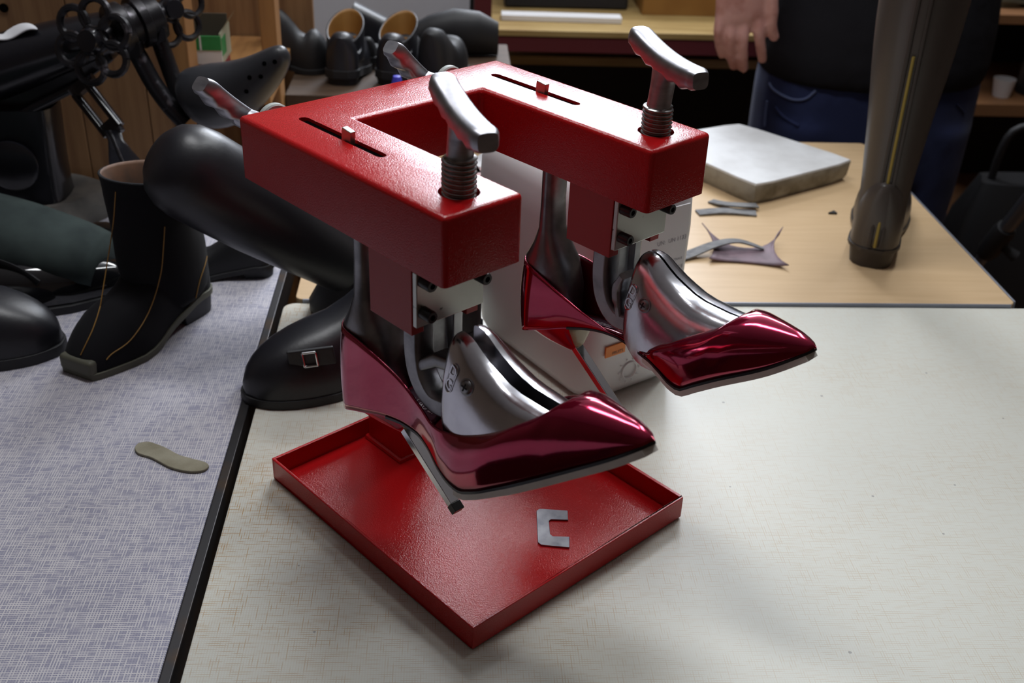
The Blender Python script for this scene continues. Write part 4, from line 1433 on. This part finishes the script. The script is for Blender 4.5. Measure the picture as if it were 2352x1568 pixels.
tube('last_plate', [lp0 - lup * 0.030 - lax * 0.006, lp0 - lup * 0.036 + lax * 0.03, lp0 - lup * 0.036 + lax * 0.08], [(0.004, 0.012)] * 3, IRON, im, 12, up=lup, p=3)

# white cloth lying over the barrel
p0 = AT(-10, 92, 0.555)
rows = []
for i in range(13):
    row = []
    for j in range(9):
        u, w = i / 12, j / 8
        c = AT(-60 + 150 * u, 106 - 30 * u, 0.53 + 0.05 * w)
        row.append(V(c.x, c.y, c.z + 0.004 + 0.0075 * math.sin(PI * w) * (1.0 if u < 0.92 else 0.35) + 0.0035 * math.sin(9 * u + 2 * w)) - p0)
    rows.append(row)
v, f = loftg(rows, False, False)
o = mk('cloth', v, f, CLOTHW, None, loc=p0, solid=0.003, sharp=0, sub=1)
setp(o, 'white cloth folded on the barrel of the black iron machine', 'cloth')

# ------------------------------------------------------------------ pine shelving behind the left bench
YS = 0.672
ps = thing('pine_shelf', 'pine shelving with uprights and boards behind the black machine', 'shelf', (AT(250, 0, YS).x, YS, FLZ))
PB = V(AT(250, 0, YS).x, YS, FLZ)


def pbox(nm, x0, x1, y0, y1, z0, z1, m, bv=0.0015):
    return box(nm, x0 - PB.x, x1 - PB.x, y0 - PB.y, y1 - PB.y, z0 - PB.z, z1 - PB.z, m, ps, bv)


xA, xB = AT(382, 100, YS).x, AT(430, 100, YS).x
xs_ = [-1.00, -0.835, -0.670, -0.515, -0.425, -0.330, -0.245, xA - 0.001]
for a, b in zip(xs_[:-1], xs_[1:]):
    pbox('side_board', a + 0.0004, b - 0.0004, YS + 0.006, YS + 0.024, -0.02, 0.50, PINE)
hh_ = AT(9, 18, YS + 0.006)
lathe('board_hole', [(0.0, 0), (0.0055, 0), (0.0055, 0.0012), (0, 0.0012)], BLACK, ps, 16, Matrix.Translation(hh_ - PB) @ Matrix.Rotation(PI / 2, 4, 'X'))
pbox('upright', xA, xB, YS, YS + 0.05, FLZ, 0.50, PINEO)
x2a, x2b = AT(600, 100, 0.76).x, AT(637, 100, 0.76).x
pbox('upright', x2a, x2b, 0.76, 0.80, FLZ, 0.50, PINEO)
pbox('upright', AT(1010, 100, 1.02).x, AT(1040, 100, 1.02).x, 1.02, 1.05, FLZ, 0.02, PINEO)
zs = AT(560, 150, 0.80).z
pbox('shelf_board', xB + 0.0006, x2b - 0.002, YS + 0.01, 0.955, zs - 0.018, zs, PINEO)
pbox('back_board', -0.24, AT(722, 60, 0.97).x, 0.960, 0.975, -0.35, 0.50, PINE)
zs2 = AT(800, 186, 0.86).z
pbox('shelf_board', x2b + 0.001, 0.24, 0.79, 0.955, zs2 - 0.018, zs2, SHADEW)
pbox('shelf_board', AT(735, 60, 0.97).x, 0.24, 0.956, 1.08, zs2 - 0.018, zs2, SHADEW)
pbox('shelf_board', x2b + 0.001, 0.24, 0.79, 0.955, zs2 - 0.20, zs2 - 0.182, PINEO)

# green and white carton with a red packet under it, on the shelf
c = AT(480, 165, 0.745)
gx0, gx1 = AT(415, 140, 0.745).x, AT(512, 140, 0.745).x
bxz = AT(470, 152, 0.745).z
gc = thing('carton', 'open green and white carton on the pine shelf', 'box', ((gx0 + gx1) / 2, 0.775, zs + 0.0168))
hx = (gx1 - gx0) / 2
hz_ = AT(470, 82, 0.745).z - (zs + 0.0168)
box('front_panel', -hx, hx, -0.032, -0.030, 0, hz_ * 0.5, PAPER, gc, 0)
gp = box('green_band', -hx, hx, -0.0326, -0.030, hz_ * 0.5, hz_, GREENC, gc, 0)
box('white_line', 0.000, 0.0022, -0.0330, -0.0326, hz_ * 0.5, hz_, PAPER, gp, 0)
box('side_panel', hx - 0.002, hx, -0.030, 0.035, 0, hz_ + 0.003, CARTON, gc, 0)
gs = box('side_print', hx, hx + 0.0006, -0.028, 0.0, 0.010, hz_ - 0.004, GREENC, gc, 0)
box('side_panel', -hx, -hx + 0.002, -0.030, 0.035, 0, hz_, CARTON, gc, 0)
box('back_panel', -hx + 0.002, hx - 0.002, 0.033, 0.035, 0, hz_ + 0.014, CARTOND, gc, 0)
box('base_panel', -hx + 0.002, hx - 0.002, -0.030, 0.033, 0, 0.002, CARTOND, gc, 0)
v, f = boxg(-0.0010, 0.0010, -0.030, 0.034, 0, 0.020)
mk('flap', [V(hx - 0.001 + p[2] * 0.55, p[1], hz_ + 0.003 + p[2] * 0.83) for p in [Vector(q) for q in v]], f, CARTON, gc, smooth=False)
o = box('packet', -hx * 0.95, hx * 0.95, -0.028, 0.030, 0, 0.0162, REDP, None, 0.001, loc=((gx0 + gx1) / 2, 0.775, zs + 0.0003))
setp(o, 'red packet under the green carton on the pine shelf', 'packet')

# shoes on the shelf: two black shoes with tan insoles, heels to the viewer
for (u, lb, rz) in ((782, 'black shoe with tan insole on the shelf, nearest the pine upright', 1.45), (893, 'black shoe with tan insole on the shelf, beside the tilted black boot', 1.28)):
    p = AT(u, 178, 0.83)
    s = thing('shelf_shoe', lb, 'shoe', (p.x, 0.835, zs2 + 0.0002), rz, 'black shoes on the pine shelf')
    foot(s, 0.110, LEATHER, RUBBER, heel=0.010, sole=0.012, wid=0.265, instep=0.46, toe_h=0.44, sole_edge=0.002)
    pth = spline([V(0.040, 0, 0.028), V(0.042, 0, 0.050), V(0.044, 0, 0.074)], 4)
    col = shaft(s, pth, [(0.038 + 0.0006 * i, 0.0265) for i in range(len(pth))], LEATHER, 28, 'collar', lining=WOODB)
    for vv in col.data.vertices:
        if vv.co.z > 0.05:
            vv.co.z += (vv.co.x - 0.044) * 0.45
    v, f = prismg([(0.045 + 0.037 * math.cos(2 * PI * k / 24), 0.0235 * math.sin(2 * PI * k / 24)) for k in range(24)], 0.050, 0.053)
    mk('insole', v, f, WOODB, s)
# tilted black boot shaft against the wall, right of them
a, b = AT(815, 5, 1.00), AT(1085, 140, 1.01)
tb2 = thing('tilted_boot', 'black boot shaft lying tilted on the shelf before the white wall', 'boot', (b.x - 0.03, b.y, zs2))
o_ = V(b.x - 0.03, b.y, zs2)
ax = (b - a).normalized()
up_ = (V(0, 0, 1) - ax * ax.z).normalized()
rings = []
for k, r in ((0.0, 0.030), (0.25, 0.031), (0.55, 0.034), (0.8, 0.038), (1.0, 0.036)):
    c = a.lerp(b, k) - up_ * r
    rings.append([c + up_ * r * math.copysign(abs(math.cos(t_)) ** 0.6, math.cos(t_)) + V(0, 1, 0) * 0.022 * math.copysign(abs(math.sin(t_)) ** 0.6, math.sin(t_)) - o_ for t_ in [2 * PI * q / 24 for q in range(24)]])
v, f = loftg(rings)
mk('shaft', v, f, LEATHER, tb2, sharp=50)
rings = []
for k, (dx, r, z) in enumerate(((-0.075, 0.020, 0.020), (-0.04, 0.030, 0.030), (0.0, 0.034, 0.036), (0.04, 0.030, 0.034), (0.07, 0.018, 0.026))):
    rings.append([V(dx, 0.0 + r * math.cos(t_) * 0.8, 0.001 + max(0, z + z * math.sin(t_))) for t_ in [2 * PI * q / 20 for q in range(20)]])
v, f = loftg(rings)
mk('foot_part', v, f, LEATHM, tb2, sharp=60)
# black shoe left of them, in front of the second bay, and one above
p = AT(690, 165, 0.86)
s = thing('shelf_loafer', 'plain black loafer on the shelf beside the pine upright', 'shoe', (p.x - 0.058, 0.915, zs2 + 0.0002), -0.05)
foot(s, 0.098, LEATHM, RUBBER, heel=0.012, sole=0.008, wid=0.28, instep=0.72, toe_h=0.56)
for u, rz, lb in ((985, 1.15, 'black closed shoe on the shelf below the tilted black boot'), (838, 1.35, 'black closed shoe on the shelf between the tan-lined shoes')):
    p = AT(u, 176, 0.86)
    s = thing('shelf_oxford', lb, 'shoe', (p.x, 0.845 if u > 900 else 0.915, zs2 + 0.0002), rz)
    foot(s, 0.105 if u > 900 else 0.05, LEATHM, RUBBER, heel=0.010, sole=0.010, wid=0.27, instep=0.56, toe_h=0.44, sole_edge=0.002)
# white carton with a yellowish edge below the shelf
p, q = AT(641, 232, 0.80), AT(728, 192, 0.80)
o = thing('white_box', 'white cardboard box with pale yellow side below the black shoes', 'box', ((p.x + q.x) / 2, 0.84, zs2 - 0.1818))
hx, hz_ = (q.x - p.x) / 2, q.z - (zs2 - 0.1818)
box('box_body', -hx, hx - 0.003, -0.045, 0.05, 0, min(hz_, 0.160), PAPER, o, 0.001)
box('yellow_side', hx - 0.003, hx + 0.001, -0.0455, 0.05, 0, min(hz_, 0.160), CARTON, o, 0.0005)
# blue cap standing behind the back bar
p = AT(912, 182, 0.70)
o = lathe('blue_bottle', [(0.0, 0), (0.016, 0), (0.017, 0.004), (0.017, p.z - TT - 0.035), (0.008, p.z - TT - 0.022), (0.0075, p.z - TT - 0.006), (0.005, p.z - TT + 0.004), (0.0, p.z - TT + 0.005)], BLUEP, None, 24)
o.location = (p.x, 0.70, TT + 0.0002)
setp(o, 'blue plastic bottle tip peeping over the red back bar', 'bottle')

# ------------------------------------------------------------------ dark red rack with plywood shelves
YR = 1.40
rk = thing('steel_rack', 'dark red steel rack with plywood shelves behind the stretcher', 'shelf', (AT(1400, 100, YR).x, YR, FLZ))
RB_ = V(AT(1400, 100, YR).x, YR, FLZ)


def rbox(nm, x0, x1, y0, y1, z0, z1, m, bv=0.001):
    return box(nm, x0 - RB_.x, x1 - RB_.x, y0 - RB_.y, y1 - RB_.y, z0 - RB_.z, z1 - RB_.z, m, rk, bv)


xl, xr = AT(1088, 80, YR).x, AT(1128, 80, YR).x
XR = 1.11
rbox('upright', xl, xr, YR, YR + 0.035, FLZ, 0.55, RACK)
rbox('upright', XR, XR + 0.033, YR, YR + 0.035, FLZ, 0.55, RACK)
zb1, zb0 = AT(1300, 86, YR).z, AT(1300, 122, YR).z
rbox('beam', xr + 0.0004, XR - 0.0004, YR + 0.002, YR + 0.03, zb0, zb1, RACK)
rbox('plywood_shelf', xr + 0.0004, XR - 0.0004, YR + 0.0, YR + 0.42, zb1 + 0.0002, zb1 + 0.012, PLY)
zc1, zc0 = AT(1300, 132, YR + 0.03).z, AT(1300, 152, YR + 0.03).z
rbox('plywood_shelf', xr + 0.0004, XR - 0.0004, YR + 0.035, YR + 0.42, zc0, zc1, PLY)
rbox('dark_back', xl, XR + 0.033, YR + 0.422, YR + 0.43, FLZ, 0.55, DARKB)
rbox('plywood_shelf', xr + 0.0004, XR - 0.0004, YR + 0.035, YR + 0.42, -0.50, -0.48, PLY)
zsh = zb1 + 0.0122
p, q = AT(1160, 20, YR + 0.15), AT(1448, 20, YR + 0.15)
o = thing('black_case', 'black case standing on the rack shelf at the top edge', 'case', ((p.x + q.x) / 2, YR + 0.24, zsh))
hx = (q.x - p.x) / 2
box('case_body', -hx, hx, -0.06, 0.07, 0.0, 0.24, CASE, o, 0.006)
box('latch', -0.02, 0.02, -0.064, -0.060, 0.15, 0.18, LEGM, o, 0.001)
p, q = AT(1152, 48, YR + 0.07), AT(1428, 48, YR + 0.07)
o = box('white_strip', -(q.x - p.x) / 2, (q.x - p.x) / 2, -0.018, 0.018, 0, 0.011, PAPER, None, 0.001, loc=((p.x + q.x) / 2, YR + 0.085, zsh + 0.0002), rot=(0, 0, -0.03))
setp(o, 'white paper strip lying before the black case on the rack', 'paper')
p, q = AT(1475, 20, YR + 0.15), AT(1665, 20, YR + 0.15)
o = thing('wooden_box', 'honey-coloured wooden box on the rack behind the hand', 'box', ((p.x + q.x) / 2, YR + 0.22, zsh))
hx = (q.x - p.x) / 2
box('box_front', -hx, hx, -0.075, -0.063, 0, 0.20, WOODB, o, 0.001)
box('box_side', -hx, -hx + 0.012, -0.063, 0.09, 0, 0.20, WOODB, o, 0.001)
box('box_side', hx - 0.012, hx, -0.063, 0.09, 0, 0.20, WOODB, o, 0.001)
box('box_back', -hx + 0.012, hx - 0.012, 0.078, 0.09, 0, 0.20, WOODB, o, 0.001)
box('box_base', -hx + 0.012, hx - 0.012, -0.063, 0.078, 0, 0.01, WOODB, o, 0)

# ------------------------------------------------------------------ dark shelf at the right with boards
YD = 1.55
dk = thing('dark_shelf', 'dark shelf with brown boards at the right edge behind the person', 'shelf', (1.65, YD, FLZ))
x0 = AT(2190, 200, YD).x - 1.65
for v0, v1 in ((34, 56), (240, 268), (520, 545)):
    za, zb_ = AT(2310, v1, YD).z - FLZ, AT(2310, v0, YD).z - FLZ
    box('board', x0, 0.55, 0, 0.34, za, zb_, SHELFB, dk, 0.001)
box('back_panel', x0, 0.55, 0.342, 0.35, 0, 1.2, DARKB, dk, 0)
box('side_panel', 0.55, 0.57, 0, 0.35, 0, 1.2, DARKB, dk, 0)
zsd = AT(2310, 240, YD).z
p = AT(2312, 210, YD + 0.04)
o = lathe('white_cup', [(0.0, 0), (0.018, 0), (0.024, 0.04), (0.0225, 0.04), (0.017, 0.003), (0.0, 0.003)], WHITEP, None, 24)
o.location = (p.x, YD + 0.06, zsd + 0.0004)
setp(o, 'small white cup on the dark shelf behind the person', 'cup')
o = thing('dark_shoe', 'black shoe on the dark shelf at the right edge', 'shoe', (p.x + 0.05, YD + 0.08, zsd + 0.0004), 0.2)
foot(o, 0.24, LEATHER, RUBBER, heel=0.015, sole=0.008, wid=0.18)
z1 = AT(2310, 34, YD).z
o = thing('dark_shoe', 'black shoe with grey sole on the top board at the right edge', 'shoe', (AT(2330, 30, YD).x - 0.02, YD + 0.09, z1 + 0.0004), 0.1)
foot(o, 0.24, LEATHER, OLIVE, heel=0.012, sole=0.008, wid=0.18)
# black bag on the floor side
p = AT(2310, 430, 1.30)
bg = thing('black_bag', 'black bag slumped beside the dark shelf at the right', 'bag', (p.x + 0.05, 1.33, FLZ))
rings = []
for z, a, b in ((0.0, 0.13, 0.09), (0.04, 0.16, 0.11), (0.25, 0.165, 0.11), (0.45, 0.15, 0.10), (0.60, 0.12, 0.07), (0.68, 0.09, 0.04)):
    rings.append([V(a * math.copysign(abs(math.cos(t_)) ** 0.6, math.cos(t_)) + 0.008 * math.sin(5 * t_ + 9 * z), b * math.copysign(abs(math.sin(t_)) ** 0.6, math.sin(t_)), z) for t_ in [2 * PI * q / 32 for q in range(32)]])
v, f = loftg(rings)
mk('bag_body', v, f, LEATHM, bg, sharp=60)
tube('bag_handle', spline([V(-0.07, 0, 0.66), V(-0.05, 0, 0.78), V(0.05, 0, 0.78), V(0.07, 0, 0.66)], 6), 0.008, LEATHM, bg, 10)
# tripod leg
ta, tb_ = AT(2230, 625, 0.95), AT(2420, 388, 0.80)
d_ = (ta - tb_)
bot = tb_ + d_ * ((FLZ + 0.012 - tb_.z) / d_.z)
tp = thing('tripod', 'grey metal tripod leg with black clamp at the right edge', 'tripod', (bot.x, bot.y, FLZ))
T0 = V(bot.x, bot.y, FLZ)
LG = lambda k: ta.lerp(tb_, k) - T0
tube('leg_tube', [bot - T0, LG(0.30)], 0.0095, TUBEM, tp, 18)
tube('leg_tube', [LG(0.32), LG(1.8)], 0.0125, TUBEM, tp, 18)
cl = tube('clamp', [LG(0.20), LG(0.25), LG(0.42), LG(0.47)], [0.0145, 0.0185, 0.0185, 0.0155], RUBBER, tp, 20)
tube('clamp_knob', [LG(0.33) + V(0.010, -0.012, -0.006), LG(0.33) + V(0.030, -0.020, -0.018)], [0.007, 0.010], RUBBER, cl, 14)
lathe('foot_cap', [(0.0, 0), (0.014, 0), (0.013, 0.02), (0.0, 0.025)], RUBBER, tp, 16)

# ------------------------------------------------------------------ person standing behind the tan table
HX, HY = 0.852, 1.075
pr = thing('person', 'person in black top and blue jeans standing behind the tan table, hand lowered', 'person', (HX, HY, FLZ))
H0 = V(HX, HY, FLZ)


def el(c, a, b, n=24, p=1.0):
    return [V(c[0] + a * math.copysign(abs(math.cos(t_)) ** p, math.cos(t_)), c[1] + b * math.copysign(abs(math.sin(t_)) ** p, math.sin(t_)), c[2]) for t_ in [2 * PI * q / n for q in range(n)]]


def remesh(o, vox, it=4):
    m = o.modifiers.new('remesh', 'REMESH')
    m.mode = 'VOXEL'
    m.voxel_size = vox
    m.use_smooth_shade = True
    s = o.modifiers.new('smooth', 'SMOOTH')
    s.factor = 0.5
    s.iterations = it


# jeans
g = G()
g.add(*loftg([el((0, 0, z), a, b, p=0.85) for z, a, b in ((1.10, 0.170, 0.112), (1.03, 0.180, 0.118), (0.95, 0.188, 0.122), (0.87, 0.188, 0.122), (0.80, 0.180, 0.112))]))
for sx, sp_ in ((-1, 0.092), (1, 0.090)):
    g.add(*loftg([el((sx * c, yo, z), a, b) for z, c, yo, a, b in ((0.90, 0.095, 0, 0.092, 0.115), (0.78, 0.098, 0, 0.090, 0.100), (0.62, 0.100, 0, 0.080, 0.088), (0.48, 0.104, 0, 0.070, 0.076), (0.30, 0.108, 0.01, 0.066, 0.070), (0.12, 0.112, 0.015, 0.064, 0.066), (0.03, 0.114, 0.015, 0.066, 0.070))]))
jn = mk('jeans', g.v, g.f, DENIM, pr, sharp=0)
remesh(jn, 0.009, 5)
# black top: torso, sleeves
g = G()
RING = ((0.965, 0.186, 0.130), (1.00, 0.192, 0.134), (1.06, 0.190, 0.132), (1.16, 0.178, 0.124), (1.28, 0.186, 0.124), (1.38, 0.196, 0.120), (1.44, 0.170, 0.100), (1.48, 0.095, 0.080), (1.50, 0.062, 0.062))
g.add(*loftg([el((0, 0, z), a, b, p=0.85) for z, a, b in RING]))
g.add(*tubeg(spline([V(-0.165, 0.0, 1.42), V(-0.235, -0.01, 1.30), V(-0.262, -0.04, 1.19), V(-0.256, -0.09, 1.13)], 5), [0.060] * 6 + [0.052] * 10, 18))
g.add(*tubeg(spline([V(0.165, 0.0, 1.42), V(0.235, 0.02, 1.28), V(0.235, 0.09, 1.14), V(0.175, 0.140, 1.06), V(0.120, 0.150, 1.025)], 5), [0.060] * 8 + [0.050] * 13, 18))
sh = mk('top', g.v, g.f, SHIRT, pr, sharp=0)
remesh(sh, 0.009, 4)
# body: head, neck, forearm and hands in one skin
g = G()
hd = []
for z, a, b, yo in ((1.52, 0.030, 0.035, -0.03), (1.535, 0.050, 0.062, -0.022), (1.56, 0.062, 0.080, -0.012), (1.60, 0.070, 0.090, -0.004), (1.65, 0.075, 0.098, 0.004), (1.70, 0.075, 0.098, 0.008), (1.735, 0.066, 0.085, 0.010), (1.76, 0.042, 0.055, 0.012), (1.768, 0.012, 0.016, 0.012)):
    hd.append(el((0, yo, z), a, b))
g.add(*loftg(hd))
g.add(*tubeg([V(0, 0.01, 0.95), V(0, 0.005, 1.15), V(0, 0.01, 1.36), V(0, 0.02, 1.44)], [(0.09, 0.12), (0.085, 0.115), (0.085, 0.13), (0.06, 0.08)], 18, up=(0, 1, 0)))
for arm in ([V(0, 0.01, 1.38), V(-0.15, 0.0, 1.41), V(-0.232, -0.01, 1.30), V(-0.262, -0.04, 1.19)], [V(0, 0.01, 1.38), V(0.15, 0.0, 1.41), V(0.232, 0.02, 1.28), V(0.232, 0.09, 1.14), V(0.170, 0.140, 1.06), V(0.11, 0.150, 1.02)]):
    g.add(*tubeg(arm, 0.036, 14))
g.add(*tubeg([V(0, 0.02, 1.42), V(0, 0.012, 1.50), V(0, 0.006, 1.58)], [0.062, 0.055, 0.056], 18))
g.add(*tubeg([V(0, -0.092, 1.655), V(0, -0.106, 1.625), V(0, -0.108, 1.612), V(0, -0.09, 1.604)], [0.008, 0.012, 0.014, 0.010], 12))
for sx in (-1, 1):
    g.add(*tubeg([V(sx * 0.074, 0.01, 1.665), V(sx * 0.082, 0.02, 1.645), V(sx * 0.076, 0.008, 1.615)], [(0.008, 0.014), (0.007, 0.018), (0.006, 0.010)], 10))
g.add(*tubeg([V(-0.02, -0.088, 1.575), V(0.0, -0.096, 1.577), V(0.02, -0.088, 1.575)], [0.005, 0.008, 0.005], 8))


def HP(u, v, y):
    return AT(u, v, y) - H0


YH = 0.955
wr = HP(1722, -175, YH + 0.005)
g.add(*tubeg([V(-0.262, -0.04, 1.19), V(-0.258, -0.075, 1.14), wr.lerp(V(-0.258, -0.075, 1.14), 0.4), wr], [0.042, 0.040, 0.033, (0.020, 0.028)], 18, up=(0, 1, 0)))
pal = []
for (u, v, w, th, dy) in ((1722, -175, 0.029, 0.020, 0.005), (1718, -130, 0.032, 0.018, 0.002), (1712, -70, 0.038, 0.017, -0.002), (1706, -10, 0.0410, 0.015, -0.003), (1702, 40, 0.0400, 0.013, -0.002), (1700, 62, 0.036, 0.010, 0.0)):
    c = HP(u, v, YH + dy)
    pal.append([c + V(w * math.cos(t_), th * math.sin(t_), 0.006 * math.cos(t_)) for t_ in [2 * PI * q / 20 for q in range(20)]])
g.add(*loftg(pal))
for pts, r0 in (
    ([(1656, 25, 0.0), (1650, 70, -0.004), (1652, 104, 0.004), (1660, 132, 0.014)], 0.0078),
    ([(1682, 30, 0.0), (1677, 82, -0.006), (1679, 125, 0.002), (1687, 158, 0.014)], 0.0088),
    ([(1710, 32, 0.0), (1706, 85, -0.007), (1706, 130, 0.0), (1709, 164, 0.010)], 0.0092),
    ([(1738, 25, 0.0), (1742, 72, -0.006), (1748, 112, 0.0), (1752, 143, 0.010)], 0.0090),
    ([(1752, -95, 0.0), (1770, -40, -0.008), (1774, 25, -0.008), (1772, 62, -0.004), (1781, 92, 0.002)], 0.0098)):
    path = spline([HP(u, v, YH + dy) for u, v, dy in pts], 4)
    m_ = len(path)
    g.add(*tubeg(path, [r0 * (1.05 - 0.22 * i / (m_ - 1)) * (1.06 if i % 4 == 0 and 0 < i < m_ - 1 else 1.0) * (0.7 if i == m_ - 1 else 1) for i in range(m_)], 12))
# other hand, held behind the back
g.add(*tubeg([V(0.12, 0.150, 1.025), V(0.08, 0.155, 1.01), V(0.04, 0.155, 0.995)], [(0.020, 0.028), (0.014, 0.038), (0.012, 0.038)], 16, up=(0, 1, 0)))
for k in range(4):
    g.add(*tubeg([V(0.05, 0.155, 1.025 - 0.018 * k), V(0.01, 0.162, 1.012 - 0.018 * k), V(-0.025 + 0.006 * abs(k - 1), 0.155, 1.002 - 0.017 * k)], [0.0090, 0.0084, 0.0068], 10))
g.add(*tubeg([V(0.09, 0.155, 1.03), V(0.06, 0.162, 1.055), V(0.03, 0.158, 1.06)], [0.011, 0.010, 0.008], 10))
bd = mk('body', g.v, g.f, SKIN, pr, sharp=0)
remesh(bd, 0.0036, 3)
rings = []
for z, a, b in ((1.63, 0.079, 0.10), (1.68, 0.083, 0.106), (1.73, 0.077, 0.098), (1.765, 0.052, 0.066), (1.78, 0.014, 0.018)):
    rings.append([V(a * math.cos(t_), 0.012 + b * math.sin(t_), z + (0.055 * max(0, -math.sin(t_)) if z < 1.7 else 0)) for t_ in [2 * PI * q / 28 for q in range(28)]])
v, f = loftg(rings)
mk('hair', v, f, HAIR, pr, sharp=60)
for sx in (-1, 1):
    lathe('eye', [(0, -0.009), (0.006, -0.007), (0.009, 0), (0.006, 0.007), (0, 0.009)], EYE, bd, 14, Matrix.Translation((sx * 0.030, -0.080, 1.645)))
# jeans details laid on the cloth surface
bpy.context.view_layer.update()
dg = bpy.context.evaluated_depsgraph_get()
jev = jn.evaluated_get(dg)


def on_jeans(u, v):
    hit, loc, nr, _ = jev.ray_cast(CAM - H0, ray(u, v).normalized())
    return (loc + nr * 0.001) if hit else None


for nm, px, r, m in (('pocket_seam', ((1768, 190), (1776, 204), (1800, 220), (1826, 229), (1852, 226), (1874, 208)), 0.0022, DENIML), ('pocket_seam', ((1786, 143), (1806, 160), (1830, 176), (1842, 186)), 0.0016, DENIML), ('side_seam', ((1763, 232), (1759, 262), (1757, 290)), 0.0020, DENIML), ('fold_crease', ((1782, 245), (1800, 268), (1835, 290)), 0.0025, DENIM), ('pocket_seam', ((2196, 238), (2214, 258), (2246, 268), (2282, 258)), 0.0014, DENIM)):
    pts = [p for p in (on_jeans(*q) for q in px) if p]
    if len(pts) > 1:
        tube(nm, spline(pts, 4), r, m, jn, 8)
p = on_jeans(1839, 183)
if p:
    lathe('rivet', [(0, -0.001), (0.004, -0.001), (0.004, 0.001), (0.0, 0.002)], GOLD, jn, 12, Matrix.Translation(p) @ Matrix.Rotation(PI / 2, 4, 'X'))
for sx in (-1, 1):
    e = bpy.data.objects.new('shoe', None)
    g = G().add(*loftg([el((sx * 0.116, yo, z), 0.046 * k, 0.13 * k) for z, k, yo in ((0.0, 0.95, -0.05), (0.02, 1.0, -0.05), (0.05, 0.86, -0.035), (0.075, 0.55, 0.0))]))
    mk('work_shoe', g.v, g.f, LEATHM, pr, sharp=60)
    bpy.data.objects.remove(e)
